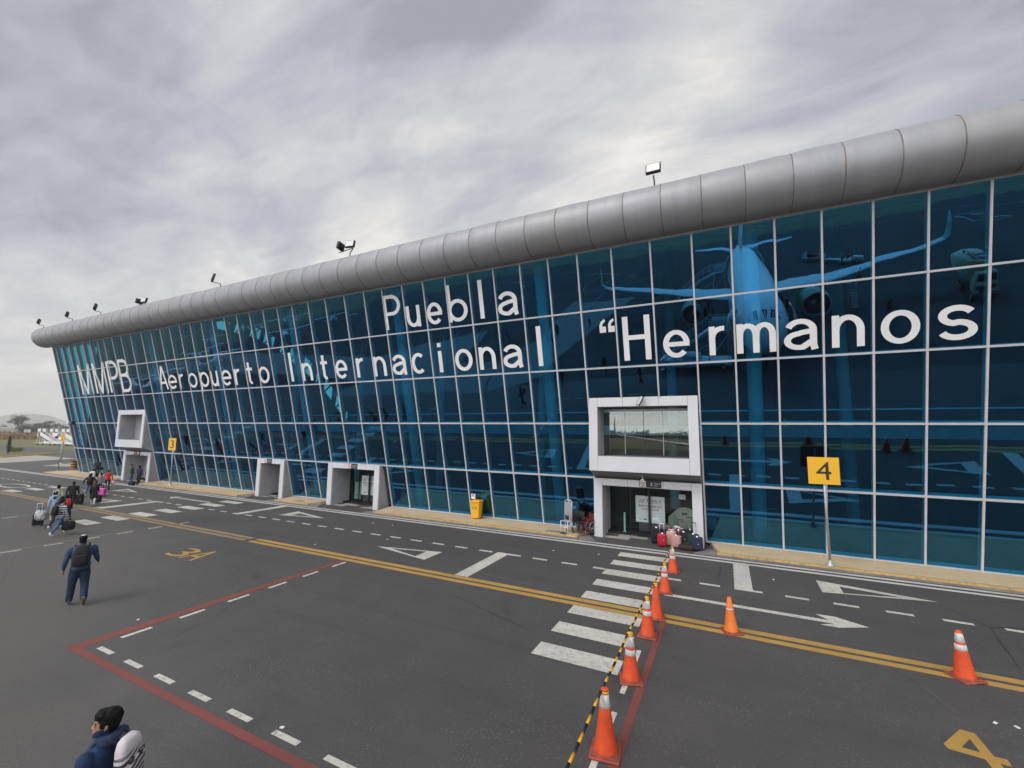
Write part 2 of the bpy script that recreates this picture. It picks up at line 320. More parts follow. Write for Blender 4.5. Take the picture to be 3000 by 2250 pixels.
def text(mb, s_, org, ux, uy, h, m, bold=0.0, width=None, align='L'):   # flat lettering laid out on a plane
    org, ux, uy = Vector(org), Vector(ux), Vector(uy); hc = glyph('H'); k = h / hc[5]; x = 0.0; place = []
    for ch in s_:
        if ch == ' ': x += 0.28; continue
        g = glyph(ch); place.append((g, x - g[2])); x += (g[3] - g[2]) + 0.09
    tot = (x - 0.09) * k; kx = k * (width / tot if width else 1.0)
    x0 = 0.0 if align == 'L' else -(tot if not width else width) / 2
    for g, px in place:
        mb.add([org + ux * (x0 + (v.x + px) * kx) + uy * (v.y * k) for v in g[0]], g[1], m)

# ================================================================== GROUND
Y0, TLT = 22.158, R(14.3)
sT, cT = math.sin(TLT), math.cos(TLT)
def gp(X, s, b=0.0): return Vector((X, Y0 - s * sT + b * cT, 0.15 + s * cT + b * sT))     # point on the leaning glass: X, height along it, depth behind it
FIELD = MB(); FIELD.poly([(-2500, -2500, -0.02), (2500, -2500, -0.02), (2500, 4500, -0.02), (-2500, 4500, -0.02)], GRASS)
FIELD.v = [(-9000, -6000, -0.03), (6000, -6000, -0.03), (6000, 9000, -0.03), (-9000, 9000, -0.03)]
struct('ground', FIELD)
AP = MB(); AP.prism([(-128, -100), (-60, -104), (-20, -100), (30, -101), (90, -108), (160, -112), (160, 19.9), (-55, 19.9), (-55, 75), (-70, 75), (-84, 40), (-128, 43.5), (-190, 43.5), (-230, 30), (-230, 5), (-150, 0), (-140, -14), (-136, -50)], -0.01, 0.0, ASPH)
AP.bbox((-55, 19.9, -0.2), (60, 23, -0.001), ASPH)
struct('apron', AP)
def flat(mb, pts, m, z=0.004):
    a = sum(pts[i][0] * pts[(i + 1) % len(pts)][1] - pts[(i + 1) % len(pts)][0] * pts[i][1] for i in range(len(pts)))
    mb.add([(x, y, z) for x, y in (pts if a > 0 else pts[::-1])], [tuple(range(len(pts)))], m)
def rect(mb, x0, x1, y0, y1, m, z=0.004): flat(mb, [(x0, y0), (x1, y0), (x1, y1), (x0, y1)], m, z)
def ring(mb, outer, inner, m, z=0.004):                      # outline with a hole of the same point count
    n = len(outer); mb.add([(x, y, z) for x, y in outer] + [(x, y, z) for x, y in inner], [(i, (i + 1) % n, n + (i + 1) % n, n + i) for i in range(n)], m)
mk = MB()      # yellow double line of the service road
for x0, x1, m in ((-19.4, 60, YPAINT), (-100, -19.75, YFAR)):
    d = 0.0 if m is YPAINT else 0.02
    rect(mk, x0, x1, 12.68 + d, 12.90 + d, YPAINT if x0 > -30 else YFAR); rect(mk, x0, x1, 13.02 + d, 13.26 + d, m)
struct('yellow_double_line', mk, False)
mk = MB(); rect(mk, -100, 60, 19.92, 20.12, WBRIGHT); rect(mk, -100, 60, 19.50, 19.71, WBRIGHT); struct('white_kerb_lines', mk, False)
mk = MB()
for k in range(-60, 22):
    x = 1.48 + 1.228 * k
    if any(a < x + 0.3 < b for a, b in ((-4.6, -1.5), (0.0, 1.0), (-8.8, -7.5), (-26.9, -25.7), (-35.8, -34.4), (-31.9, -29.7), (-51.6, -49.1), (11.9, 12.8))): continue
    rect(mk, x, x + 0.62, 16.36, 16.52, WPAINT)
rect(mk, -4.64, -4.20, 16.33, 16.52, WPAINT); rect(mk, -2.2, -1.56, 16.33, 16.52, WPAINT)
struct('white_lane_dashes', mk, False)
mk = MB()
for k in range(8):
    y = 18.40 - 1.262 * k; rect(mk, -4.17, -2.21, y, y + (0.62 if k != 5 else 0.58), WPAINT)
    if k < 7: rect(mk, -31.66, -29.72, y, y + (0.62 if k != 5 else 0.58), WPAINT)
    if 2 <= k <= 6: rect(mk, -51.45, -49.2, y, y + 0.57, WPAINT)
struct('crosswalk_stripes', mk, False)
mk = MB()
def tri(base, apex, hb, ha, m=WPAINT): ring(mk, [base[0], base[1], apex], [hb[0], hb[1], ha], m)
tri([(2.60, 17.41), (2.62, 18.69)], (5.62, 18.08), [(3.19, 17.62), (3.21, 18.30)], (4.75, 18.02))
tri([(-10.77, 15.43), (-10.77, 14.20)], (-13.80, 14.83), [(-11.40, 15.18), (-11.38, 14.43)], (-13.0, 14.86))
tri([(-23.80, 17.33), (-23.83, 18.66)], (-20.72, 17.96), [(-23.12, 17.62), (-23.16, 18.26)], (-21.6, 17.94))
tri([(-44.40, 17.38), (-44.50, 18.63)], (-41.50, 18.0), [(-43.85, 17.68), (-43.87, 18.30)], (-42.4, 18.03))
tri([(-37.55, 15.52), (-37.50, 14.25)], (-40.50, 14.9), [(-38.15, 15.2), (-38.12, 14.52)], (-39.6, 14.88))
tri([(11.0, 15.43), (11.0, 14.2)], (8.0, 14.83), [(10.4, 15.18), (10.4, 14.43)], (8.8, 14.86))
struct('give_way_triangles', mk, False)
mk = MB()
flat(mk, [(0.07, 16.36), (0.87, 16.36), (0.87, 16.53), (0.60, 16.53), (0.60, 19.48), (0.07, 19.48)], WPAINT)
flat(mk, [(-8.73, 13.28), (-8.20, 13.28), (-8.20, 16.36), (-7.65, 16.36), (-7.65, 16.54), (-8.73, 16.54)], WPAINT)
flat(mk, [(-26.6, 16.28), (-25.95, 16.28), (-25.95, 19.48), (-26.48, 19.48), (-26.48, 16.5), (-26.6, 16.5)], WPAINT)
flat(mk, [(-35.6, 13.36), (-34.95, 13.36), (-34.95, 16.30), (-34.43, 16.30), (-34.43, 16.5), (-35.6, 16.5)], WPAINT)
flat(mk, [(12.2, 13.28), (12.75, 13.28), (12.75, 16.54), (12.2, 16.54)], WPAINT)
struct('stop_bars', mk, False)
mk = MB()
flat(mk, [(-1.92, 14.72), (2.40, 14.72), (2.06, 14.49), (2.47, 14.49), (3.19, 14.88), (2.53, 15.28), (2.07, 15.26), (2.34, 14.93), (-1.92, 14.93)], WPAINT)
flat(mk, [(-31.8, 17.86), (-31.8, 18.06), (-36.0, 18.08), (-36.22, 18.42), (-36.72, 17.96), (-36.1, 17.60), (-35.85, 17.62), (-36.02, 17.88)], WPAINT)
struct('lane_arrows', mk, False)
mk = MB()
def ell(cx_, cy_, a, b, t, n=40):
    ring(mk, [(cx_ + a * math.cos(6.2832 * i / n), cy_ + b * math.sin(6.2832 * i / n)) for i in range(n)], [(cx_ + (a - t) * math.cos(6.2832 * i / n), cy_ + (b - t) * math.sin(6.2832 * i / n)) for i in range(n)], WPAINT)
ell(-54.6, 14.85, 2.3, 0.78, 0.22); ell(-49.6, 18.6, 1.6, 0.6, 0.2); struct('roundel_marking', mk, False)
mk = MB()
flat(mk, [(-1.80, 4.9), (-1.64, 4.9), (-1.62, 12.66), (-1.76, 12.66)], RPAINT)
rect(mk, -13.55, -1.80, 4.88, 5.04, RPAINT)
flat(mk, [(-13.72, 4.88), (-13.55, 4.88), (-13.55, 5.04), (-13.38, 5.04), (-13.32, 12.66), (-13.52, 12.66)], RPAINT)
struct('red_stand_boundary', mk, False)
mk = MB()
for k in range(6): rect(mk, -13.25, -13.13, 5.69 + 1.246 * k, 6.31 + 1.246 * k, WPAINT); rect(mk, -2.04, -1.94, 5.24 + 1.246 * k, 5.86 + 1.246 * k, WPAINT)
for k in range(9): rect(mk, -13.05 + 1.222 * k, -12.44 + 1.222 * k, 5.18, 5.29, WPAINT)
for X in (-26.06, -35.75):
    for k in range(7): rect(mk, X - 0.06, X + 0.06, 5.7 + 1.24 * k, 6.3 + 1.24 * k, WPAINT)
    rect(mk, X - 0.28, X - 0.20, 5.0, 12.6, CONC)
struct('stand_dashes', mk, False)
mk = MB()
flat(mk, [(3.02, 9.92), (3.05, 9.90), (3.44, 9.86), (3.44, 9.50), (3.60, 9.50), (3.60, 9.84), (3.73, 9.84), (3.75, 10.01), (3.60, 10.01), (3.60, 10.60), (3.42, 10.62), (3.01, 10.03)], YPAINT)
flat(mk, [(3.24, 10.05), (3.45, 10.03), (3.45, 10.37)], ASPH, 0.006)
g3 = glyph('3'); k3x, k3y = 1.10 / (g3[3] - g3[2]), 1.05 / (g3[5] - g3[4])
mk.add([(-20.42 + (v.x - g3[2]) * k3x * 0.9, 9.9 + (v.y - g3[4]) * k3y, 0.004) for v in g3[0]], g3[1], YPAINT)
ga = glyph('A'); mk.add([(-19.38 + (v.x - ga[2]) / (ga[3] - ga[2]) * 0.92, 9.9 + (v.y - ga[4]) / (ga[5] - ga[4]) * 1.18, 0.004) for v in ga[0]], ga[1], YPAINT)
tmark = struct('stand_numbers', mk, False)
mk = MB(); flat(mk, [(-128, -100), (-60, -104), (-20, -100), (30, -101), (90, -108), (160, -112), (160, 1.5), (30, 2.0), (-8, 0.6), (-30, 1.4), (-134, -12)], REARASPH, 0.002); struct('added_dark_apron_sheet', mk, False)  # darkened sheet over the rear apron, added to deepen its reflection
mk = MB()      # tyre marks
def track(pts_, w_=0.11):
    P_ = [Vector(p) for p in pts_]
    for a, b in zip(P_, P_[1:]):
        d_ = (b - a).normalized() * w_ / 2; mk.add([(a.x + d_.y, a.y - d_.x, 0.0035), (b.x + d_.y, b.y - d_.x, 0.0035), (b.x - d_.y, b.y + d_.x, 0.0035), (a.x - d_.y, a.y + d_.x, 0.0035)], [(0, 1, 2, 3)], TYRE)
track([(-17, 17.1), (-14.5, 16.95), (-12, 16.9)]); track([(-8.0, 13.9), (-5.5, 13.55), (-3, 13.45), (0, 13.6), (3, 13.5), (6, 13.3), (9, 13.4)]); track([(2.5, 13.0), (3.3, 12.2), (3.6, 11.2)])
track([(-25, 14.0), (-20, 13.7), (-15, 13.6), (-10, 13.75)]); track([(-15.5, 9.6), (-13.8, 8.9), (-12.5, 7.6), (-12.2, 6.4)], .08); track([(-60, 18.6), (-48, 18.3), (-36, 18.5)]); track([(-60, 16.9), (-48, 16.6), (-38, 16.9)])
struct('tyre_marks', mk, False)
mk = MB()      # paler concrete slabs of the apron, mostly seen in the glass
flat(mk, [(-23.3, -38.6), (-13.7, -37.8), (-16.3, -12.8), (-18.2, -0.8), (-22.1, 2.9), (-26.2, -8.0), (-23.4, -15.0)], CONC, 0.0045)
flat(mk, [(-26.4, -8.2), (-22.4, 2.9), (-46.0, 2.6), (-44.6, -2.0), (-31.4, -7.5)], CONC, 0.005)
flat(mk, [(-36.6, -25.9), (-31.6, -7.7), (-44.8, -2.2), (-60, -6), (-53.2, -13.8), (-48, -16.7)], CONC, 0.005)
flat(mk, [(-110.3, -16.4), (-60.3, -6.2), (-53.5, -13.9), (-113, -29.5), (-140, -27), (-139, -15)], CONC, 0.005)
flat(mk, [(-90.1, 22.9), (-94.3, 32.2), (-128, 32.0), (-106.0, 26.7), (-105.7, 22.8)], CONCP, 0.003)
flat(mk, [(-80.0, 24.0), (-74.0, 25.6), (-71, 27.2), (-83.4, 28.8)], CONCP, 0.003)
struct('concrete_slabs', mk, False)
mk = MB()      # wide runway-side lettering and guide lines beyond the aircraft
for a, b in (((40.2, -75.9), (39.7, -66.7)), ((39.7, -66.7), (46, -67.5)), ((46, -67.5), (46, -77.2)), ((46, -77.2), (40.2, -75.9)), ((41.8, -70), (44.4, -70.5)), ((44.4, -70.5), (42, -74)), ((42, -74), (44.8, -74.5)), ((20, -96), (120, -60))):
    d_ = Vector((b[0] - a[0], b[1] - a[1])).normalized() * 0.15; flat(mk, [(a[0] - d_.y, a[1] + d_.x), (a[0] + d_.y, a[1] - d_.x), (b[0] + d_.y, b[1] - d_.x), (b[0] - d_.y, b[1] + d_.x)], WPAINT)
for cx_, cy_, rr, a0, a1 in ((-45, -55, 26, 200, 330), (-30, -70, 22, 20, 170), (-75, -60, 30, 180, 340), (8, -62, 36, 160, 250)):
    P_ = [(cx_ + rr * math.cos(R(a0 + (a1 - a0) * i / 24)), cy_ + rr * math.sin(R(a0 + (a1 - a0) * i / 24)), (cx_ + (rr - 0.3) * math.cos(R(a0 + (a1 - a0) * i / 24))), (cy_ + (rr - 0.3) * math.sin(R(a0 + (a1 - a0) * i / 24)))) for i in range(25)]
    for p, q in zip(P_, P_[1:]): flat(mk, [(p[0], p[1]), (q[0], q[1]), (q[2], q[3]), (p[2], p[3])], WPAINT if cx_ < -40 else YPAINT)
for x, y in ((-23.6, -59.5), (-18.4, -62.7)): flat(mk, [(x - 1, y), (x + 1, y + .4), (x + .6, y - 2.2), (x, y - .6)], YPAINT)
for k in range(10): rect(mk, -21.1, -20.9, -47 + 1.25 * k, -46.3 + 1.25 * k, WPAINT)
struct('taxi_markings', mk, False)

# ---- pavement (raised), with the gaps for the entrances
SPANS = [(-66.8, -52.9), (-47.0, -32.6), (-28.4, -25.0), (-19.3, -6.5), (-0.5, 60)]
pv = MB()
for a, b in SPANS:
    pts_ = [(a + (0 if a < -60 else 0.1), 20.42), (b + (0 if b > 50 else -0.1), 20.42), (b + (0 if b > 50 else 0.42), 22.6), (a - (0 if a < -60 else 0.42), 22.6)]
    pv.prism(pts_, -0.05, 0.15, PAVER)
struct('pavement', pv)
kb = MB()
for a, b in SPANS:
    kb.prism([(a, 20.25), (b, 20.25), (b, 20.36), (a, 20.36)], 0.075, 0.152, YKERB); kb.prism([(a, 20.255), (b, 20.255), (b, 20.36), (a, 20.36)], -0.05, 0.0745, CONC); kb.prism([(a, 20.362), (b, 20.362), (b, 20.418), (a, 20.418)], -0.05, 0.1515, CONCP)
    for x, sgn in ((a, -1), (b, 1)):
        if not -60 < x < 50: continue
        kb.prism([(x, 20.27), (x + sgn * 0.9, 20.27), (x + sgn * 0.35, 21.2), (x + sgn * 0.02, 21.2)] if sgn > 0 else [(x, 21.2), (x - 0.35, 21.2), (x - 0.9, 20.27), (x, 20.27)], -0.05, 0.035, CONC)
struct('kerb', kb)
ml = MB()
for X0, X1 in ((-5.6, -1.3), (-24.2, -20.2), (-31.7, -29.3), (-52, -47.8)):
    w_ = X1 - X0
    for a, b, c_, d_ in ((0.02, 0.30, 21.3, 21.75), (0.16, 0.48, 21.75, 22.2), (0.02, 0.36, 22.2, 22.6)): rect(ml, X0 + a * w_, X0 + b * w_, c_, d_, CONCP, 0.004)
    rect(ml, X0 + 0.66 * w_, X0 + 0.98 * w_, 21.4, 21.8, CONCP, 0.004); rect(ml, X0 + 0.74 * w_, X0 + 0.98 * w_, 21.8, 22.2, CONCP, 0.004)
struct('threshold_slabs', ml, False)

# ================================================================== TERMINAL BUILDING
TB = thing('terminal_building', 'long airport terminal with a leaning blue glass front under a fat grey tube roof edge', 'building', (-20, 22.158, 0))
OFF = Vector((20, -22.158, 0))
def part(name, mb, parent=None, fix=True):
    mb.v = [tuple(Vector(v) + OFF) for v in mb.v]; return mb.build(name, parent or TB, fix)
MX = [-63.69, -62.87, -61.40, -59.82, -58.33, -56.73, -55.22, -53.70, -52.45, -50.83, -49.15, -47.55, -46.4, -45.585, -43.998, -42.522, -41.045, -39.56, -38.036, -36.518, -35.027, -33.506, -31.992, -30.487, -28.96, -27.44, -25.925, -24.351, -22.752, -21.071, -19.423, -17.977, -16.461, -14.964, -13.46, -11.973, -10.449, -8.932, -7.421, -5.95, -4.34, -2.64, -0.958, 0.514, 2.036, 3.553, 5.078, 6.589, 8.151]
MX.remove(-46.4)
MX[11] = -47.45
while MX[-1] < 42: MX.append(MX[-1] + 1.515)
RS = [0.0, 2.735, 5.49, 8.19, 10.93, 13.68]
# the openings the entrances take out of the glass: x range -> height it clears
OPEN = {(-52.45, -47.45): 6.78, (-32.0, -28.9): 2.735, (-24.4, -19.4): 2.735, (-5.95, -0.958): 6.78}
def clear_to(xa, xb):
    xm = (xa + xb) / 2
    for (a, b), h in OPEN.items():
        if a - 0.05 < xm < b + 0.05: return h
    return 0.0
random.seed(4)
panes = []
for i in range(len(MX) - 1):
    for j in range(5):
        s0, s1 = max(RS[j], clear_to(MX[i], MX[i + 1])), RS[j + 1]
        if s1 - s0 < 0.2: continue
        panes.append((MX[i] + 0.03, MX[i + 1] - 0.03, s0 + 0.03, s1 - 0.03))
def pane_key(p):
    x = (p[0] + p[1]) / 2; return (0 if -16.9 < x < 9.7 else 1, abs(x))
panes.sort(key=pane_key)
rest = MB()
for n, (a, b, s0, s1) in enumerate(panes):
    t1, t2 = random.gauss(0, 0.003), random.gauss(0, 0.003)          # every pane sits a hair out of true
    q = [gp(a, s0, -t1 - t2), gp(b, s0, t1 - t2), gp(b, s1, t1 + t2), gp(a, s1, -t1 + t2)]
    mb = rest if n >= 100 else MB()
    mb.add(q, [(0, 1, 2, 3)], GLASS)
    if n < 100: part('glass_pane', mb, None, False)
tag(part('glass_panes', rest, None, False), kind='stuff')
def gbox(mb, xa, xb, sa, sb, ba, bb, m):
    vs = [gp(x, s, b) for x in (xa, xb) for s in (sa, sb) for b in (ba, bb)]
    mb.add(vs, [(0, 1, 3, 2), (4, 6, 7, 5), (0, 4, 5, 1), (2, 3, 7, 6), (0, 2, 6, 4), (1, 5, 7, 3)], m)
for i, x in enumerate(MX):
    lo = 0.0
    l_ = clear_to(MX[i - 1], x) if i else 0; r_ = clear_to(x, MX[i + 1]) if i < len(MX) - 1 else 0
    lo = min(l_, r_)
    mb = MB(); gbox(mb, x - 0.034, x + 0.034, lo, 13.66, -0.05, 0.05, FRAME); gbox(mb, x - 0.03, x + 0.03, lo, 13.66, 0.052, 0.24, PLASTER)
    part('mullion', mb)
for j, s in enumerate(RS):
    segs = [(-63.72, 60)]
    for (a, b), h in sorted(OPEN.items()):
        if s < h - 0.1:
            segs = [q for g in segs for q in ((g[0], min(g[1], a)), (max(g[0], b), g[1])) if q[1] - q[0] > 0.1] if any(g[0] < a and g[1] > b for g in segs) else segs
    mb = MB()
    for a, b in segs:
        gbox(mb, a, b, s - 0.036, s + 0.036 + (0.05 if j == 5 else 0), -0.057, 0.053, FRAME); gbox(mb, a, b, s - 0.05, s + 0.05, 0.056, 0.30, PLASTER)
    part('transom', mb)
# fat tube along the roof edge, ribbed with sealed joints
tb = MB(); YC, ZC, TR_ = 18.40, 14.45, 1.055; NR = 36
xs = [-64.75, -64.72]; HO = []
x = -64.1
while x < 60: HO.append(x); x += 1.515
def tring(X, r, dn=0.0): return [(X, YC + r * math.cos(2 * math.pi * k / NR), ZC + r * math.sin(2 * math.pi * k / NR) + (dn * max(0, math.sin(2 * math.pi * k / NR)) ** 3)) for k in range(NR)]
rings = [tring(-64.86, TR_ * 0.86), tring(-64.80, TR_ * 0.96)]
for a, b in zip([-64.72] + HO, HO + [60]):
    d = random.uniform(-0.03, 0.06) if a > -30 else random.uniform(-0.01, 0.02)
    for f, rr in ((0.012, -0.006), (0.03, 0.0), (0.3, 0.004), (0.7, 0.004), (0.97, 0.0), (0.988, -0.006)):
        t_ = a + (b - a) * f; rings.append(tring(t_, TR_ + rr, d * math.sin(math.pi * f) * random.uniform(0.6, 1.4)))
tb.loft(rings, TUBE)
tube_o = part('roof_tube', tb)
for h in HO:
    sm_ = MB(); sm_.loft([tring(h - 0.016, TR_ - 0.01), tring(h - 0.014, TR_ + 0.008), tring(h + 0.014, TR_ + 0.008), tring(h + 0.016, TR_ - 0.01)], SEAM, False); part('joint_seal', sm_, tube_o, False)
gt = MB(); gt.bbox((-63.7, 18.72, 13.46), (60, 19.6, 13.60), DARK); part('roof_gutter', gt)
# shell of the hall behind: floor, upper deck, end walls, arched roof
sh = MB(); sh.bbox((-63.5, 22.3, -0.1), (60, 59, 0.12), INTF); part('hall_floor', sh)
dk = MB(); dk.bbox((-63.3, 25.2, 4.95), (59.8, 58, 5.3), SOFF); dk.bbox((-63.3, 25.12, 4.9), (59.8, 25.19, 5.45), LINING); dk.bbox((-63.3, 25.14, 6.2), (59.8, 25.18, 6.26), SILVER); part('upper_deck', dk)
ARC = [(19.4, 15.1), (26, 18.0), (33, 20.6), (38, 21.2), (43, 20.4), (48, 18.6), (53, 15.2), (57, 11.0), (59, 8.6), (59, 0.0)]
rf = MB()
for (ya, za), (yb, zb) in zip(ARC, ARC[1:]):
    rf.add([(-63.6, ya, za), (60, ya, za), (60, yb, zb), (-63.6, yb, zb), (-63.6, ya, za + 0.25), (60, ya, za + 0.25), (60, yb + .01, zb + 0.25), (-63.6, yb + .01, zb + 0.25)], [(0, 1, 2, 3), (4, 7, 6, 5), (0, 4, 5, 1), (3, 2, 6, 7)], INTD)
part('hall_roof', rf, None, False)
lst = [(34.6, 19.2, 20.0), (36, 19.4, 20.5), (37.3, 18.9, 20.4), (38.7, 18.9, 20.5), (40.2, 19.0, 20.4), (41.3, 18.6, 20.0), (42.7, 18.2, 19.9), (44.4, 17.5, 19.2), (45.4, 17.2, 19.0), (47.2, 16.2, 18.0), (49.2, 15.3, 17.4), (51.2, 13.6, 15.7), (52.6, 12.9, 15.1), (55.2, 10.4, 12.4), (57.8, 7.6, 9.6)]
ew = MB()      # left end wall: solid below and above a raking band of windows
prev = None
bandL = [(22.3, 12.5), (34.6, 19.0), (40, 18.9), (44.4, 17.3), (49, 14.9), (53, 12.3), (57.8, 7.6), (59, 6.2)]
ew.extr([(-63.55, 22.3, 0.1)] + [(-63.55, y, z) for y, z in bandL] + [(-63.55, 59, 0.1)], (0.18, 0, 0), INTD)
up = [(22.3, 14.0), (34.6, 20.2), (40, 20.5), (44.4, 19.3), (49, 17.4), (53, 14.9), (57.8, 9.8), (59, 8.2)]
ew.extr([(-63.55, y, z) for y, z in up] + [(-63.55, y, z) for y, z in reversed([(19.0, 14.9)] + ARC[1:9])], (0.18, 0, 0), INTD)
ew.extr([(-63.55, 22.3, 12.5), (-63.55, 34.5, 19.0), (-63.55, 34.5, 20.15), (-63.55, 22.3, 14.0)], (0.18, 0, 0), INTD)
random.seed(9)
def bl(P, y):
    for (ya, za), (yb, zb) in zip(P, P[1:]):
        if ya <= y <= yb: return za + (zb - za) * (y - ya) / (yb - ya)
    return P[-1][1]
y = 36.2
while y < 58.6:
    d = random.uniform(0.5, 1.2); ew.extr([(-63.55, y, bl(bandL, y)), (-63.55, y + d, bl(bandL, y + d)), (-63.55, y + d + .25, bl(up, y + d + .25)), (-63.55, y + .25, bl(up, y + .25))], (0.18, 0, 0), INTD)
    ya, yb = y + d + 0.2, y + d + 1.4; ew.extr([(-63.5, ya, bl(bandL, ya)), (-63.5, ya + .16, bl(bandL, ya + .16)), (-63.5, yb + .16, bl(up, yb + .16)), (-63.5, yb, bl(up, yb))], (0.1, 0, 0), INTD)
    y += 2.35
part('end_wall', ew)
ew2 = MB(); ew2.extr([(60.0, 20, 0), (60.0, 20, 15)] + [(60.0, a, b) for a, b in ARC[1:9]] + [(60.0, 59, 0)], (0.2, 0, 0), LINING); part('end_wall', ew2)
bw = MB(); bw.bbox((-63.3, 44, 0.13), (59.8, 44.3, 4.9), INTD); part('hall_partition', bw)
for k in range(-7, 5):
    X = 1.24 + 9.5 * k
    if not -63 < X < 45: continue
    cb = MB(); cb.tube([gp(X, -0.0, 0.92), gp(X, 14.2, 0.92)], 0.29, PLASTER, 20); part('column', cb)
    cb = MB(); cb.tube([(X - 4.4, 31, 0.1), (X - 4.4, 31, 18)], 0.3, PLASTER, 16); part('column', cb)
# ---- the lettering stuck on the glass
XH, CAP = 1.22, 2.02
# stroke-built grotesque letters, one stroke = a centre line swept with a flat pen
def arc(cx_, cy_, rx, ry, a0, a1, n=14): return [(cx_ + rx * math.cos(R(a0 + (a1 - a0) * i / n)), cy_ + ry * math.sin(R(a0 + (a1 - a0) * i / n))) for i in range(n + 1)]
def strokes(ch, W, h, cap, t=0.235):
    q = t / 2; X = W - q; r = (W - t) / 2; m_ = W / 2; o = 0.1
    H_ = cap; c2 = 0.1   # half of the horizontal stroke
    if ch == 'l' or ch == 'I': return [[(m_, 0), (m_, H_)]]
    if ch == 'i': return [[(m_, 0), (m_, h)], [(m_, h + 0.22), (m_, h + 0.45)]]
    if ch == 'o': return [arc(m_, h / 2, r, h / 2 - o, 0, 360, 40)]
    if ch == 'c': return [arc(m_, h / 2, r, h / 2 - o, 48, 312, 32)]
    if ch == 'e': return [arc(m_, h / 2, r, h / 2 - o, 2, 318, 36), [(q, h * 0.49), (X + q * 0.9, h * 0.49)]]
    if ch == 'n': return [[(q, 0), (q, h)], [(q, h * .50)] + arc(m_, h - 0.48 - o, r, 0.48, 165, 0, 16) + [(X, 0)]]
    if ch == 'u': return [[(X, h), (X, 0)], [(q, h)] + arc(m_, 0.48 + o, r, 0.48, 180, 345, 16)]
    if ch == 'm':
        r2 = (W - t) / 4
        return [[(q, 0), (q, h)], [(q, h * .5)] + arc(q + r2, h - 0.40 - o, r2, 0.40, 160, 0, 12) + [(q + 2 * r2, 0)], [(q + 2 * r2, h * .5)] + arc(q + 3 * r2, h - 0.40 - o, r2, 0.40, 160, 0, 12) + [(X, 0)]]
    if ch == 'r': return [[(q, 0), (q, h)], arc(q + W * .62, h - 0.42 - o, W * .62, 0.42, 175, 80, 10)]
    if ch == 'b': return [[(q, 0), (q, H_)], arc(m_, h / 2, r, h / 2 - o, 165, -165, 34)]
    if ch == 'p': return [[(q, -0.42), (q, h)], arc(m_, h / 2, r, h / 2 - o, 165, -165, 34)]
    if ch == 't': return [[(m_ - .06, 1.62)] + [(m_ - .06, .32)] + arc(m_ - .06 + .2, .30, .2, .2, 180, 285, 8), [(0, h - c2), (W, h - c2)]]
    if ch == 'a': return [arc(m_, h - .36 - o, r - .02, .36, 160, 0, 16) + [(X - .02, .20)] + [(X + .03, 0)], [(X - .02, h * .60), (W * .52, h * .555)] + arc(W * .47, .37, W * .47 - q, .27, 96, 285, 20) + [(X - .02, .36)]]
    if ch == 's':
        k = (h / 2 - o) / 2 + .01
        return [arc(m_, h - o - k, r - .02, k, 25, 255, 20) + arc(m_, o + k, r + .0, k, 85, -160, 22)]
    if ch == 'H': return [[(q, 0), (q, H_)], [(X, 0), (X, H_)], [(q, H_ * .52), (X, H_ * .52)]]
    if ch == 'P': return [[(q, 0), (q, H_)], [(q, H_ - c2)] + [(W * .5, H_ - c2)] + arc(W * .5, H_ - c2 - (H_ * .54 - c2) / 2, X - W * .5, (H_ * .54 - c2) / 2, 90, -90, 16) + [(q, H_ * .46)]]
    if ch == 'B': return [[(q, 0), (q, H_)], [(q, H_ - c2), (W * .5, H_ - c2)] + arc(W * .5, H_ * .75 - .02, X - W * .55, H_ * .25 - c2 + .02, 90, -90, 14) + [(q, H_ * .52)], [(q, H_ * .52), (W * .5, H_ * .52)] + arc(W * .5, H_ * .26 + c2 / 2, X - W * .5, H_ * .26 - c2 / 2, 90, -90, 14) + [(q, c2)]]
    if ch == 'A': return [[(q * .75, 0), (m_ - .03, H_)], [(W - q * .75, 0), (m_ + .03, H_)], [(W * .2, H_ * .29), (W * .8, H_ * .29)]]
    if ch == 'M': return [[(q, 0), (q, H_)], [(X, 0), (X, H_)], [(q * 1.2, H_), (m_, 0)], [(W - q * 1.2, H_), (m_, 0)]]
def sweep(mb, pts, t, fn, lay, closed=False):
    n = len(pts); L_, R_ = [], []
    for i, p in enumerate(pts):
        if closed: a, b = pts[(i - 1) % (n - 1)], pts[(i + 1) % (n - 1)] if i < n - 1 else pts[1]
        else: a, b = pts[max(i - 1, 0)], pts[min(i + 1, n - 1)]
        d = Vector((b[0] - a[0], b[1] - a[1])); d.normalize(); nn = Vector((-d.y, d.x))
        k = 1.0
        if 0 < i < n - 1 and not closed:
            d1 = Vector((p[0] - a[0], p[1] - a[1])).normalized(); k = min(1.4, 1 / max(0.6, d1.dot(d)))
        tt = t * math.hypot(nn.x, 0.84 * nn.y) / 2 * k
        L_.append((p[0] + nn.x * tt, p[1] + nn.y * tt)); R_.append((p[0] - nn.x * tt, p[1] - nn.y * tt))
    vs = [fn(*p, lay) for p in L_] + [fn(*p, lay) for p in R_]
    mb.add(vs, [(i, i + 1, n + i + 1, n + i) for i in range(n - 1)], LETTER)
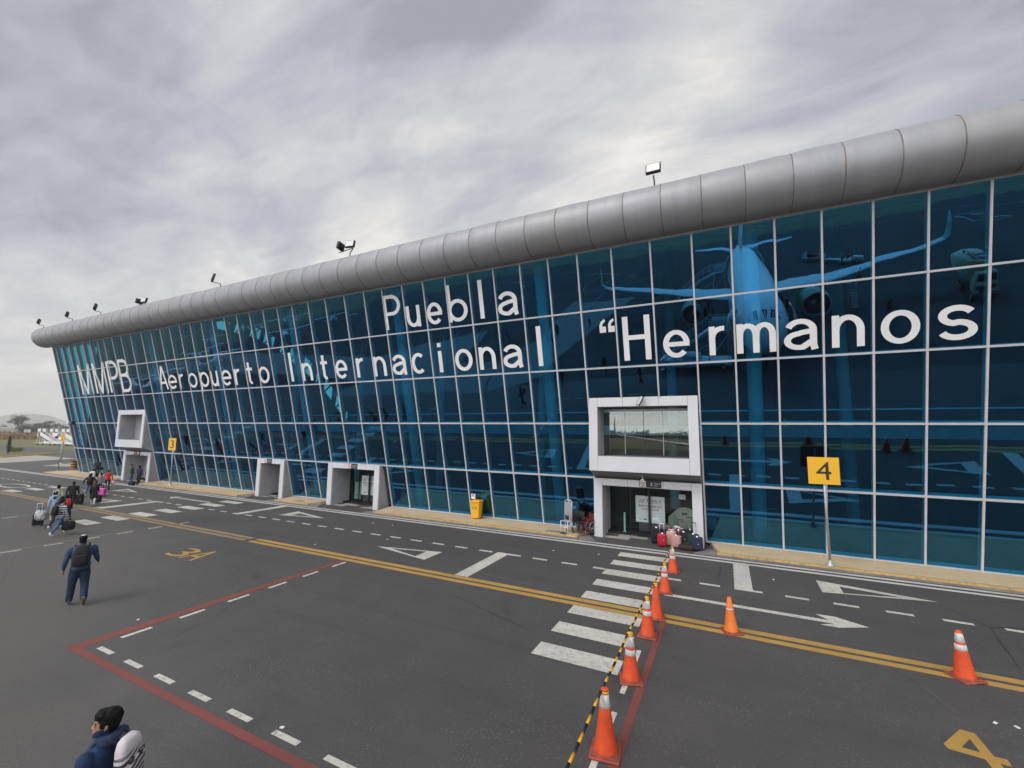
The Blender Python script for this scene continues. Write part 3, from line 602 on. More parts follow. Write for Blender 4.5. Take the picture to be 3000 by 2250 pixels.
def word(lst, base, cap, xh, t=0.235):
    wd_ = bpy.data.objects.new('lettering', None); COL.objects.link(wd_); wd_.parent = TB
    for ch, x0, x1 in lst:
        W = x1 - x0; mb = MB()
        if ch == '“':
            for dx_ in (0.0, W - 0.30):
                mb.add([gp(x0 + dx_ + a, base + cap - .63 + b, -.010) for a, b in ((0, 0), (.30, 0), (.30, .28), (.13, .28), (.15, .40), (.29, .53), (.24, .63), (.08, .52), (0, .35))], [tuple(range(9))], LETTER)
            part('letter', mb, wd_, False); continue
        for k, st in enumerate(strokes(ch, W, xh, cap, t)):
            cl_ = ch == 'o'
            sweep(mb, st, t * (1.06 if ch in 'IlHi' and t < .3 else 1.0), lambda x, y, l: gp(x0 + x, base + y, -0.010 - 0.002 * l), k, cl_)
        part('letter', mb, wd_, False)
word([('P', -18.04, -16.76), ('u', -16.40, -15.41), ('e', -14.93, -13.88), ('b', -13.49, -12.22), ('l', -11.47, -11.21), ('a', -10.38, -9.24)], 11.2, CAP, XH)
word([('I', -27.15, -26.82), ('n', -25.94, -24.93), ('t', -24.05, -23.42), ('e', -22.73, -21.66), ('r', -20.86, -20.18), ('n', -19.43, -18.41), ('a', -17.94, -16.86), ('c', -16.45, -15.41), ('i', -14.49, -14.26), ('o', -13.39, -12.26), ('n', -11.83, -10.82), ('a', -10.38, -9.26), ('l', -8.40, -8.11)], 8.47, CAP, XH)
word([('“', -5.13, -4.42), ('H', -4.06, -2.86), ('e', -2.33, -1.23), ('r', -0.46, 0.19), ('m', 0.58, 1.99), ('a', 2.25, 3.37), ('n', 3.82, 4.82), ('o', 5.29, 6.40), ('s', 6.85, 7.90)], 8.47, CAP, XH)
word([('A', -44.17, -42.90), ('e', -42.80, -41.45), ('r', -41.12, -40.31), ('o', -39.75, -38.47), ('p', -38.1, -36.84), ('u', -36.58, -35.60), ('e', -35.16, -33.9), ('r', -33.47, -32.72), ('t', -31.95, -31.28), ('o', -30.6, -29.4)], 8.48, CAP, XH)
word([('M', -59.1, -56.55), ('M', -56.0, -53.5), ('P', -53.1, -51.0), ('B', -50.87, -48.92)], 8.5, 3.0, XH, 0.34)
# ---- entrances: white panel surrounds standing out of the glass
YF = 21.25
def frame_face(mb, xa, xb, z0, z1, ox0, ox1, oz0, oz1, yf, depth, m):
    for a, b, c_, d_ in ((xa, ox0, z0, z1), (ox1, xb, z0, z1), (ox0, ox1, oz1, z1)) + (((ox0, ox1, z0, oz0),) if oz0 > z0 + 0.05 else ()):
        mb.bbox((a + 0.004, yf, c_ + 0.004), (b - 0.004, yf + depth, d_ - 0.004), m)
    for x in (ox0, ox1) + ((xa + (xb - xa) / 3, xa + (xb - xa) * 2 / 3) if xb - xa > 4 else ()):      # dark joints between the panels
        mb.bbox((x - 0.007, yf - 0.001, oz1 + 0.004), (x + 0.007, yf + 0.05, z1 - 0.004), SOFF)
        if oz0 > z0 + 0.05 and x in (ox0, ox1): mb.bbox((x - 0.007, yf - 0.001, z0 + 0.004), (x + 0.007, yf + 0.05, oz0 - 0.004), SOFF)
def portal(xa, xb, jamb, upper, blind):
    ox0, ox1 = xa + jamb, xb - jamb
    mb = MB(); frame_face(mb, xa, xb, 0.0, 2.80, ox0, ox1, 0.0, 2.47, YF, 0.10, PANELW)
    P = part('entrance_portal', mb)
    ck = MB()
    for X, s_ in ((xa, 1), (xb, -1)):                       # wedge-shaped cheeks back to the glass
        ck.extr([(X, YF + 0.09, 0.0), (X, YF + 0.09, 2.80), (X, 21.56, 2.80), (X, 22.3, 0.0)], (0.05 * s_, 0, 0), LINING)
    ck.bbox((xa + 0.05, YF + 0.1, 2.74), (xb - 0.05, 21.58, 2.80), LINING)
    part('cheek', ck, P)
    li = MB(); yb = 22.9
    li.bbox((ox0 - 0.06, YF + 0.10, 0.0), (ox0, yb, 2.53), LINING); li.bbox((ox1, YF + 0.10, 0.0), (ox1 + 0.06, yb, 2.53), LINING); li.bbox((ox0, YF + 0.10, 2.47), (ox1, yb, 2.53), LINING)
    part('lining', li, P)
    dr = MB()
    if blind: dr.bbox((ox0, yb - 0.06, 0), (ox1, yb, 2.47), LINING)
    else:
        dr.add([(ox0, yb, 0.01), (ox1, yb, 0.01), (ox1, yb, 2.46), (ox0, yb, 2.46)], [(0, 1, 2, 3)], DOORG)
        xm = (ox0 + ox1) / 2
        for x in (ox0 + 0.03, xm - 0.07, xm - 1.0, ox1 - 0.03): dr.bbox((x - (0.055 if abs(x - xm + .07) < .01 else 0.02), yb - 0.05, 0), (x + (0.055 if abs(x - xm + .07) < .01 else 0.02), yb + 0.03, 2.46), BLACK)
        dr.bbox((ox0, yb - 0.05, 2.30), (ox1, yb - 0.02, 2.46), BLACK)
    part('door', dr, P)
    if upper:
        YU = 20.50; z0, z1 = 3.22, 6.70
        ub = MB(); frame_face(ub, xa, xb, z0, z1, xa + 0.42, xb - 0.42, 3.92, 6.26, YU, 0.10, PANELW); U = part('bay_window', ub, P)
        for x in (xa + 0.42, xa + 1.55, xb - 1.55): pass
        sc_ = MB()
        for X, s_ in ((xa, 1), (xb, -1)): sc_.extr([(X, YU + 0.1, z0), (X, YU + 0.1, z1), (X, 20.62, z1), (X, 21.5, 3.02), (X, 21.5, 2.83)], (0.05 * s_, 0, 0), LINING)
        part('cheek', sc_, U)
        so_ = MB(); so_.extr([(xa + 0.06, YU + 0.1, z0), (xa + 0.06, 21.5, 2.83), (xa + 0.06, 21.5, 2.90), (xa + 0.06, YU + 0.1, z0 + 0.07)], (xb - xa - 0.12, 0, 0), SOFF); part('soffit', so_, U)
        a, b = xa + 0.42, xb - 0.42; yb2 = 21.75
        ln = MB(); ln.bbox((a - 0.05, YU + 0.1, 3.87), (a, yb2, 6.31), LINING); ln.bbox((b, YU + 0.1, 3.87), (b + 0.05, yb2, 6.31), LINING); ln.bbox((a, YU + 0.1, 6.26), (b, yb2, 6.31), LINING); ln.bbox((a, YU + 0.1, 3.87), (b, yb2, 3.92), SOFF)
        part('lining', ln, U)
        gz = MB()
        if blind: gz.bbox((a, yb2, 3.87), (b, yb2 + 0.05, 6.31), LINING)
        else:
            gz.add([(a, yb2, 3.92), (b, yb2, 3.92), (b, yb2, 6.26), (a, yb2, 6.26)], [(0, 1, 2, 3)], CLEAR)
            for x in (a + 1.05, a + 1.95, a + 2.85): gz.bbox((x - 0.012, yb2 - 0.02, 3.92), (x + 0.012, yb2 + 0.1, 6.26), GALV if x != a + 1.95 else BLACK)
            gz.bbox((a, yb2 - 0.08, 6.08), (b, yb2 - 0.01, 6.20), GALV); gz.bbox((a, yb2 - 0.05, 3.92), (b, yb2 - 0.01, 3.98), BLACK)
        part('glazing', gz, U)
    sg = MB(); return P
PT = {}
PT[2] = portal(-5.93, -1.03, 0.42, True, False)
PT[3] = portal(-24.45, -19.85, 0.42, False, False)
PT[4] = portal(-32.05, -28.98, 0.40, False, True)
PT[1] = portal(-52.42, -47.48, 0.42, True, True)
SIGNB = mat('sign_black', (0.014, 0.012, 0.014), 0.5); SIGNW = mat('sign_white', (0.80, 0.80, 0.80), 0.5); SIGNR = mat('sign_red', (0.5, 0.02, 0.02), 0.5); BROWN = mat('sign_brown', (0.10, 0.05, 0.03), 0.6)
def gate_sign(x, z, num, P, wid=0.98, icons=False):
    sg = MB(); y = YF - 0.02
    sg.bbox((x, y - 0.02, z), (x + wid, y + 0.015, z + 0.32), SIGNB if not icons else BROWN)
    if icons:
        for k in range(3): sg.bbox((x + 0.05 + k * wid / 3, y - 0.03, z + 0.05), (x + 0.05 + k * wid / 3 + 0.2, y - 0.021, z + 0.27), SIGNW if k != 1 else mat('sign_tan', (0.5, 0.3, 0.15), 0.6))
    else:
        sg.bbox((x + 0.03, y - 0.025, z + 0.03), (x + 0.29, y - 0.021, z + 0.29), SIGNW)
        c0 = Vector((x + 0.16, y - 0.029, z + 0.16)); n = 20
        pr = [c0 + Vector((0.105 * math.cos(6.2832 * k / n), 0, 0.105 * math.sin(6.2832 * k / n))) for k in range(n)]; pi_ = [c0 + Vector((0.08 * math.cos(6.2832 * k / n), 0, 0.08 * math.sin(6.2832 * k / n))) for k in range(n)]
        sg.add(pr + pi_, [(k, (k + 1) % n, n + (k + 1) % n, n + k) for k in range(n)], SIGNR)
        sg.bbox((x + 0.145, y - 0.028, z + 0.075), (x + 0.175, y - 0.0265, z + 0.245), SIGNB); sg.box((x + 0.16, y - 0.033, z + 0.16), (0.2, 0.002, 0.022), SIGNR, Matrix.Rotation(R(45), 3, 'Y'))
        text(sg, num, (x + wid * 0.50, y - 0.026, z + 0.09), (1, 0, 0), (0, 0, 1), 0.14, SIGNW)
        text(sg, 'Puerta', (x + wid * 0.68, y - 0.026, z + 0.17), (1, 0, 0), (0, 0, 1), 0.065, SIGNW, width=0.27); text(sg, 'Gate', (x + wid * 0.68, y - 0.026, z + 0.08), (1, 0, 0), (0, 0, 1), 0.05, SIGNW, width=0.15)
    part('gate_sign', sg, P, False)
gate_sign(-3.72, 2.50, '2', PT[2]); gate_sign(-22.55, 2.49, '3', PT[3], 0.80); gate_sign(-31.15, 2.49, '4', PT[4], 0.78); gate_sign(-50.6, 2.50, '', PT[1], 1.3, True)

# ================================================================== CONES AND BARRIER POLES
CREFL = mat('cone_reflective_white', (0.64, 0.63, 0.60), 0.5, var=0.2, vscale=14)
def cone_r(z): return 0.172 + (0.048 - 0.172) * (z - 0.05) / 0.85
def make_cone(label, bands, body, top, ring_top=True):
    t = thing('traffic_cone', label, 'traffic cone', (0, 0, 0), 0, 'orange traffic cones on the crosswalk and road')
    b = MB(); b.rbox((0, 0, 0.022), (0.46, 0.46, 0.044), ORBASE, 0.02, 3); b.rbox((0, 0, 0.05), (0.39, 0.39, 0.02), ORBASE, 0.008, 2); b.build('cone_base', t)
    c = MB(); c.lathe([(cone_r(0.05) + .012, 0.045), (cone_r(.07), 0.075), (cone_r(0.5), 0.5), (cone_r(0.9), 0.90), (0.036, 0.905), (0.034, 0.80)], body, n=28); c.build('cone_body', t)
    for z0, z1 in bands:
        s = MB(); s.lathe([(cone_r(z0), z0), (cone_r(z0) + .004, z0 + .004), (cone_r(z1) + .004, z1 - .004), (cone_r(z1), z1)], CREFL, n=28); s.build('reflective_collar', t)
    if ring_top:
        k = MB(); k.lathe([(0.045, 0.845), (0.062, 0.85), (0.064, 0.875), (0.045, 0.885)], YELB, n=20); k.lathe([(0.044, 0.89), (0.058, 0.893), (0.058, 0.91), (0.04, 0.915)], top, n=20); k.build('pole_ring', t)
    return t
cA = make_cone('nearest orange cone on the crosswalk edge, with one white collar under its yellow ring', [(0.66, 0.845)], ORANGE, ORANGE)
cB = make_cone('orange cone with two white collars beside the last white crosswalk stripe', [(0.50, 0.60), (0.655, 0.845)], ORANGE, YELB)
cP = make_cone('plain orange cone without white collars, third in the cordon from the luggage', [], ORANGE, YELB)
cF = make_cone('faded pale orange cone standing alone on the yellow double line', [(0.60, 0.63)], ORFADE, ORFADE, False)
cA.location = (-1.89, 7.29, 0); cA.rotation_euler[2] = 0.12; cA.scale = (1.03, 1.03, 1.04)
cB.location = (-1.925, 9.515, 0); cB.rotation_euler[2] = 0.3; cB.scale = (1.0, 1.0, 1.01)
cP.location = (-1.886, 12.87, 0); cP.rotation_euler[2] = 0.2
cF.location = (-0.06, 12.89, 0); cF.rotation_euler[2] = 0.4; cF.rotation_euler[1] = R(-1.5); cF.scale = (0.95, 0.95, 0.94)
dup(cB, (-1.93, 11.68, 0), 0.0, 'orange cone with white collars just before the yellow double line, hung with two striped poles')
dup(cB, (-1.914, 15.0, 0), 0.15, 'orange cone with white collars, second in the cordon from the luggage', None, (.98, .98, .98))
dup(cB, (-1.907, 17.24, 0), -0.1, 'farthest orange cone of the cordon, just in front of the luggage pile', None, (.98, .98, .98))
c8 = make_cone('orange cone with two wide white collars at the right end of the yellow double line', [(0.55, 0.655), (0.70, 0.86)], ORANGE, ORANGE, False); c8.location = (4.283, 12.80, 0); c8.scale = (1.03, 1.03, 1.05); c8.rotation_euler = (0, R(-3), 0.5)
dup(cB, (7.7, 13.2, 0), 0.1, 'orange cone mirrored in the glass beyond the right edge of the view'); dup(cP, (8.5, 13.2, 0), 0.6, 'plain orange cone mirrored in the glass beyond the right edge of the view'); dup(cB, (-1.86, 4.95, 0), 0.2, 'orange cone below the bottom edge of the view holding the first striped pole')
for x, y in ((15.2, -14.6), (21.5, -12.2), (-9.5, -36.5), (-6.4, -30.0)): dup(cP, (x, y, 0), 0.3, 'plain orange cone parked around the aircraft seen in the glass')
def pole(a, b, label):
    a, b = Vector(a), Vector(b); d = b - a; L = d.length; n = 11; mb = MB(); sag = 0.03
    def at(f): return a + d * f - Vector((0, 0, sag * math.sin(math.pi * f)))
    for i in range(n):
        f0, f1 = i / n, (i + 1) / n
        mb.tube([at(f0), at((f0 + f1) / 2), at(f1)], 0.021 if i % 2 else 0.022, YELB if i % 2 == 1 else BLACK, 10)
    o = mb.build('barrier_pole'); tag(o, label, 'pole', 'striped poles between the cones'); return o
CT = [(-1.86, 4.95, .9), (-1.89, 7.29, .915), (-1.925, 9.515, .885), (-1.93, 11.68, .885), (-1.886, 12.87, .875), (-1.914, 15.0, .86), (-1.907, 17.24, .86)]
PL = ['black and yellow striped pole running off the bottom edge from the nearest cone', 'striped pole between the nearest cone and the cone by the last crosswalk stripe', 'striped pole reaching across to the cone before the yellow double line', 'short hanging striped pole over the yellow double line beside the plain cone', 'striped pole from the plain orange cone towards the second cone', 'striped pole ending at the farthest cone by the luggage']
for (a, b), l in zip(zip(CT, CT[1:]), PL):
    a, b = Vector(a), Vector(b); d = (b - a).normalized() * 0.05; pole(a + d + Vector((-.05, 0, 0)), b - d + Vector((-.05, 0, 0)), l)

# ================================================================== NUMBERED SIGNS
def number_sign(num, loc, xp, z0, z1, wid, label, skew=0.0):
    t = thing('gate_number_sign', label, 'sign', loc, 0, 'yellow numbered signs on posts')
    p = MB(); p.lathe([(0.15, 0), (0.14, 0.02), (0.05, 0.16), (0.045, 0.2)], GALV, n=16); p.tube([(0, 0, 0.15), (xp, 0, z1 - 0.1)], 0.042, GALV, 12); p.build('post', t)
    m = MB(); m.bbox((xp - wid / 2, -0.075, z0), (xp + wid / 2, -0.05, z1), SIGNY); m.bbox((xp - wid / 2 + .02, -0.049, z0 + .02), (xp + wid / 2 - .02, -0.042, z1 - .02), DARK); m.build('sign_plate', t)
    g = glyph(num); h = 0.66 * (z1 - z0); wd = 0.48 * wid; n_ = MB()
    n_.add([(xp - wd / 2 + (v.x - g[2]) / (g[3] - g[2]) * wd, -0.079, (z0 + z1) / 2 - h / 2 + (v.y - g[4]) / (g[5] - g[4]) * h) for v in g[0]], g[1], BLACK); n_.build('numeral', t, False)
    return t
number_sign('4', (3.34, 20.37, 0.15), -0.02, 3.0, 4.02, 1.0, 'yellow sign with a black 4 on a steel post at the right')
number_sign('3', (-42.6, 20.71, 0.15), -0.16, 2.98, 4.02, 1.12, 'yellow sign with a black 3 on a steel post beyond the narrow door')
number_sign('2', (-68.0, 21.75, 0), 0.38, 3.38, 4.22, 0.9, 'farthest yellow sign with a black 2 past the end of the building')
cp = thing('camera_post', 'grey post with a hanging white camera behind the farthest yellow sign', 'camera post', (-81.9, 26.4, 0))
m = MB(); m.tube([(0, 0, 0), (0, 0, 4.6)], 0.07, GALV); m.lathe([(0.2, 0), (0.18, 0.03), (0.07, 0.2)], GALV); m.tube([(0, 0, 4.2), (-0.9, -0.3, 4.4)], 0.04, GALV); m.build('post', cp)
m = MB(); m.rbox((-1.1, -0.35, 3.95), (0.75, 0.4, 0.45), WHITE, 0.12); m.rbox((-1.2, -0.38, 3.6), (0.4, 0.3, 0.25), BLACK, 0.08); m.build('camera_head', cp)

# ================================================================== THINGS ON THE PAVEMENT
def wheel(mb, c, r, wd, axis='x', m=RUBBER, hub=GALV, n=16):
    c = Vector(c); ax = {'x': Vector((1, 0, 0)), 'y': Vector((0, 1, 0))}[axis] if isinstance(axis, str) else Vector(axis)
    mb.tube([c - ax * wd / 2, c - ax * wd * 0.3, c + ax * wd * 0.3, c + ax * wd / 2], [r * 0.86, r, r, r * 0.86], m, n); mb.tube([c - ax * (wd / 2 + .006), c + ax * (wd / 2 + .006)], r * 0.5, hub, 10)
t = thing('wheelie_bin', 'yellow wheeled litter bin standing on the pavement against the glass', 'bin', (-12.75, 21.5, 0.15), R(6))
m = MB(); rg = []
for z, a, b in ((0.06, .43, .44), (0.5, .48, .50), (0.88, .53, .55), (0.90, .57, .59), (0.93, .57, .59)):
    r_ = 0.05; q = []
    for sx, sy, a0 in ((1, 1, 0), (-1, 1, 90), (-1, -1, 180), (1, -1, 270)):
        for i in range(4): an = R(a0 + 30 * i); q.append((sx * (a / 2 - r_) + r_ * math.cos(an), sy * (b / 2 - r_) + r_ * math.sin(an), z))
    rg.append(q)
m.loft(rg, YELB, True, False)
for k in range(4): m.bbox((-.16 + .09 * k, -.268, .55), (-.135 + .09 * k, -.25, .68), DARK)
m.build('bin_body', t)
m = MB(); m.rbox((0, -0.01, 0.965), (0.60, 0.62, 0.07), YELB, 0.03); m.rbox((0, -0.02, 1.0), (0.46, 0.46, 0.03), YELB, 0.012); m.tube([(-.2, .33, .95), (.2, .33, .95)], .018, YELB); m.build('lid', t)
for sx in (-1, 1): m = MB(); wheel(m, (sx * .22, .22, .1), .1, .05); m.build('wheel', t)
t = thing('stair_chair', 'tall grey and white folding evacuation chair standing by the wheelchairs', 'evacuation chair', (-7.12, 20.75, 0.15), R(-14))
m = MB(); m.rbox((0, 0.06, 1.12), (0.36, 0.05, 0.66), mat('chair_grey', (0.30, 0.31, 0.32), 0.6, var=.08), 0.02); m.build('backrest', t)
m = MB(); m.rbox((0, -0.12, 0.57), (0.38, 0.36, 0.05), MATS['chair_grey'], 0.02); m.build('seat', t)
m = MB()
for sx in (-1, 1): m.tube([(sx * .2, .06, .55), (sx * .2, .08, 1.48), (sx * .12, .08, 1.54), (0, .08, 1.54)], .016, WHITE); m.tube([(sx * .2, -.3, .57), (sx * .19, -.33, .04), (sx * .19, .2, .03), (sx * .2, .06, .56)], .016, WHITE); m.tube([(sx * .2, -.3, .57), (sx * .2, .07, .57)], .016, WHITE)
m.tube([(-.19, -.33, .3), (.19, -.33, .3)], .014, WHITE); m.tube([(-.19, -.34, .05), (.19, -.34, .05)], .014, WHITE); m.build('frame', t)
m = MB(); m.rbox((0, -0.4, 0.06), (0.34, 0.2, 0.02), DARK, 0.008); m.build('footrest', t)
for sx in (-1, 1): m = MB(); wheel(m, (sx * .17, .2, .07), .07, .03); m.build('wheel', t)
def make_wheelchair(frame_m, seat_m, label, wdt):
    t = thing('wheelchair', label, 'wheelchair', (0, 0, 0.15), 0, 'wheelchairs parked by the entrance')
    for sx in (-1, 1):
        m = MB(); n = 24; P_ = [(sx * wdt / 2, .12 + .29 * math.cos(6.2832 * i / n), .30 + .29 * math.sin(6.2832 * i / n)) for i in range(n + 1)]; m.tube(P_, .016, RUBBER, 6, False); m.tube([(p[0] + sx * .03, .12 + (p[1] - .12) * .86, .3 + (p[2] - .3) * .86) for p in P_], .008, SILVER, 5, False)
        for k in range(8): m.tube([(sx * wdt / 2, .12, .3), P_[k * 3]], .003, SILVER, 4)
        m.tube([(sx * wdt / 2 - .03, .12, .3), (sx * wdt / 2 + .03, .12, .3)], .03, DARK); m.build('wheel', t)
        m = MB(); wheel(m, (sx * wdt * .42, -.33, .08), .08, .03); m.build('caster', t)
        m = MB(); x = sx * wdt * .42; m.tube([(x, .22, .5), (x, .24, .9), (x, .34, .92)], .018, frame_m); m.rbox((x, .0, .59), (.014, .40, .20), seat_m, .005, 2); m.tube([(x, .22, .5), (x, -.25, .48), (x, -.33, .15)], .018, frame_m); m.tube([(x, .2, .68), (x, -.15, .68), (x, -.2, .48)], .013, frame_m); m.tube([(x, .2, .2), (x, -.3, .2), (x, -.42, .1)], .013, frame_m); m.tube([(x, .2, .2), (x, .22, .5)], .013, frame_m); m.build('frame', t)
        m = MB(); m.rbox((sx * wdt * .24, -.45, .1), (wdt * .4, .16, .02), DARK, .008); m.build('footrest', t)
    m = MB(); m.rbox((0, -.02, .49), (wdt * .84, .42, .035), seat_m, .015); m.build('seat', t)
    m = MB(); m.rbox((0, .235, .71), (wdt * .84, .03, .38), seat_m, .012); m.build('backrest', t); return t
wb = make_wheelchair(BLACK, BLACK, 'black folded wheelchair right beside the tall evacuation chair', 0.30)
wb.location = (-6.86, 21.15, .15); wb.rotation_euler[2] = R(20)
dup(wb, (-6.58, 21.25, .15), R(12), 'second folded black wheelchair, between the first and the red one'); dup(wb, (-6.72, 21.6, .15), R(30), 'black folded wheelchair at the back, nearest to the glass')
wr = make_wheelchair(mat('red_enamel', (0.38, 0.02, 0.02), 0.4), mat('maroon_cloth', (0.10, 0.02, 0.025), 0.8), 'red framed wheelchair with dark red seat next to the white entrance', 0.46); wr.location = (-6.22, 21.2, .15); wr.rotation_euler[2] = R(-35)
t = thing('barrel', 'orange and brown striped barrel at the far corner of the building', 'barrel', (-71.4, 24.2, 0)); BRO = mat('barrel_orange', (0.62, 0.30, 0.08), 0.6, var=.15); BRN = mat('barrel_brown', (0.10, 0.055, 0.03), 0.6)
m = MB()
for k in range(6): m.lathe([(.3, k * .155), (.33, k * .155 + .02), (.33, k * .155 + .13), (.3, k * .155 + .154)], BRN if k % 2 else BRO)
m.build('drum', t); m = MB(); m.lathe([(.28, .93), (.31, .935), (.31, .97), (.2, .99)], BRN); m.build('lid', t)
for x, y, l in ((-7.86, 20.66, 'grey drain cover in the pavement near the evacuation chair'), (-26.4, 20.72, 'grey drain cover in the pavement between the two middle entrances'), (-44.8, 20.9, 'grey drain cover in the pavement by the yellow 3 sign')):
    m = MB(); m.bbox((x - .34, y - .16, .149), (x + .34, y + .16, .156), DARK); m.bbox((x - .30, y - .12, .156), (x + .30, y + .12, .159), GALV)
    tag(m.build('drain_cover'), l, 'drain cover')
m = MB(); m.bbox((-13.33, 21.83, 1.15), (-13.07, 21.842, 1.47), SIGNW); m.bbox((-13.27, 21.826, 1.28), (-13.13, 21.829, 1.42), SIGNR); m.bbox((-13.22, 21.823, 1.30), (-13.18, 21.825, 1.40), SIGNW); tag(m.build('paper_notice'), 'small white and red paper notice on the glass above the yellow bin', 'notice')
t = thing('check_kiosk', 'dark kiosk with a lit blue screen behind the glass near the yellow bin', 'kiosk', (-13.2, 23.4, .12)); m = MB(); m.rbox((0, 0, .55), (.62, .45, 1.1), mat('kiosk_olive', (0.10, 0.085, 0.03), .6), .05); m.build('cabinet', t); m = MB(); m.box((-.05, -.24, .92), (.36, .02, .26), mat('blue_screen', (0.02, .05, .12), .3, emit=(0.02, 0.07, 0.18))); m.build('screen', t)
# welcome posters behind the entrance doors
GREYT = mat('poster_grey', (0.13, 0.13, 0.14), 0.6); POSTER = mat('poster_white', (0.88, 0.88, 0.89), 0.55); PINKT = mat('poster_red', (0.45, 0.02, 0.07), 0.6); LOGO = mat('poster_light_grey', (0.42, 0.42, 0.44), 0.6)
def poster(x0, x1, z0, z1, y, label):
    t = thing('welcome_poster', label, 'poster', (x0, y, z0)); W, H = x1 - x0, z1 - z0
    m = MB(); m.bbox((0, 0, 0), (W, 0.02, H), POSTER); m.bbox((W * .1, .02, -z0 + .12), (W * .9, .06, 0.1), DARK); m.build('poster_sheet', t)
    n = MB(); ux, uz = (1, 0, 0), (0, 0, 1)
    text(n, 'PUEBLA', (W * .40, -.004, H * .78), ux, uz, H * .085, GREYT, width=W * .50); n.bbox((W * .42, -.004, H * .735), (W * .9, -.002, H * .75), LOGO)
    for k in range(4): n.extr([(W * (.10 + .05 * k), -.003, H * .74), (W * (.13 + .05 * k), -.003, H * .74), (W * (.2 + .045 * k), -.003, H * .87), (W * (.17 + .045 * k), -.003, H * .87)], (0, .001, 0), LOGO)
    n.bbox((W * .08, -.004, H * .715), (W * .36, -.002, H * .725), LOGO)
    text(n, 'BIENVENIDO', (W * .10, -.004, H * .575), ux, uz, H * .085, GREYT, width=W * .80); text(n, 'WELCOME', (W * .2, -.004, H * .46), ux, uz, H * .075, PINKT, width=W * .6)
    n.bbox((W * .1, -.004, H * .10), (W * .22, -.002, H * .12), LOGO); n.bbox((W * .1, -.004, H * .14), (W * .24, -.002, H * .15), LOGO); n.bbox((W * .27, -.004, H * .09), (W * .38, -.002, H * .14), GREYT); n.build('printed_text', t, False); return t
poster(-4.25, -2.84, 0.56, 1.86, 23.02, 'large white welcome poster behind the door with luggage, split by a black door bar'); poster(-23.07, -21.78, 0.55, 1.86, 23.02, 'white welcome poster behind the door of the wide middle entrance')
m = MB(); m.bbox((-2.15, 22.86, 1.84), (-1.85, 22.872, 2.07), POSTER); m.bbox((-2.1, 22.856, 1.93), (-1.9, 22.859, 1.95), LOGO); m.bbox((-2.1, 22.856, 1.98), (-1.9, 22.859, 2.0), LOGO); tag(m.build('door_notice'), 'small white paper on the glass door above the luggage', 'notice')
MOS = mat('mosaic_panel', (0.42, 0.55, 0.50), .5, col2=(0.10, 0.2, 0.18), vscale=9); m = MB(); m.bbox((-23.74, 23.05, .2), (-23.15, 23.09, 1.4), MOS); tag(m.build('mosaic_screen'), 'pale green mosaic screen standing behind the wide middle entrance', 'screen')
GG = mat('green_glass_edge', (0.22, 0.42, 0.38), .3)
for x, y, l in ((-4.7, 22.45, 'free-standing greenish glass post left of the welcome poster'), (-2.45, 23.3, 'greenish glass post behind the door beside the luggage')): m = MB(); m.bbox((x - .04, y - .02, .13), (x + .04, y + .02, 1.05), GG); m.bbox((x - .08, y - .08, .0), (x + .08, y + .08, .13), GALV); tag(m.build('glass_post'), l, 'post')
CREAM = mat('cream_board', (0.50, 0.48, 0.41), .6)
m = MB(); P_ = [(-2.75, 23.5, .13), (-1.3, 23.5, .13), (-1.3, 23.5, 1.0)] + [(-1.95 + .62 * math.cos(R(a)), 23.5, .75 + .62 * math.sin(R(a))) for a in range(20, 150, 10)] + [(-2.75, 23.5, .85)]
m.extr(P_, (0, .06, 0), CREAM); m.bbox((-2.1, 23.48, 1.0), (-1.85, 23.495, 1.1), DARK); tag(m.build('rounded_counter'), 'cream counter with a rounded top behind the luggage door', 'counter')

# ---- lamps on the roof edge and the entrances
def floodlight(x, z_top, aim, label, two=False, h=0.75, big=1.0):
    t = thing('floodlight', label, 'floodlight', (x, 18.4, 15.50), 0, 'floodlights along the roof edge')
    m = MB(); m.tube([(0, 0, -.02), (0, -.03, h * .55), (aim * .5 - (.0), -.25, h * .78)], .03, DARK, 8); m.box((0, 0, 0.0), (.22, .22, .03), DARK)
    if two: m.tube([(-.75, -.2, h * .72), (.45, -.25, h * .80)], .028, DARK, 8)
    m.build('bracket', t)
    for k, (px_, yaw) in enumerate(((aim * .55, aim * 12), (-.62, -75)) if two else ((aim * .55, aim * 25),)):
        rot = RZ(R(yaw)) @ Matrix.Rotation(R(-12), 3, 'X'); c = Vector((px_ if not two else (.25 if k == 0 else -.55), -.28, h * .8 + .28 * big))
        m = MB(); m.rbox(c, (.62 * big, .16, .46 * big), BLACK, .03, 2, rot); q = c + rot @ Vector((0, -.086, 0)); m.box(q, (.53 * big, .012, .37 * big), mat('lamp_glass', (0.62, 0.62, 0.60), .25), rot)
        m.build('lamp_head', t)
FL = [(-65.4, -1, 'leftmost single floodlight on the far end of the roof tube', False, 1), (-58.5, -1, 'second floodlight from the far left, on a short arm', False, 1), (-52.5, -1, 'tilted dark floodlight, third from the far left', False, 1.1), (-44.3, 1, 'twin floodlights close together above the white airport code', True, .8), (-33.6, -1, 'single floodlight above the small word at left', False, 1), (-20.3, 1, 'twin floodlights on a tall bracket above the middle of the roof', True, 1), (-2.32, 0, 'rightmost floodlight facing forward above the quotation mark', False, 1)]
for x, aim, l, two, b in FL: floodlight(x, 0, aim, l, two, .62 if not two or x > -30 else .12, b * (1.0 if x > -30 else 1.15))
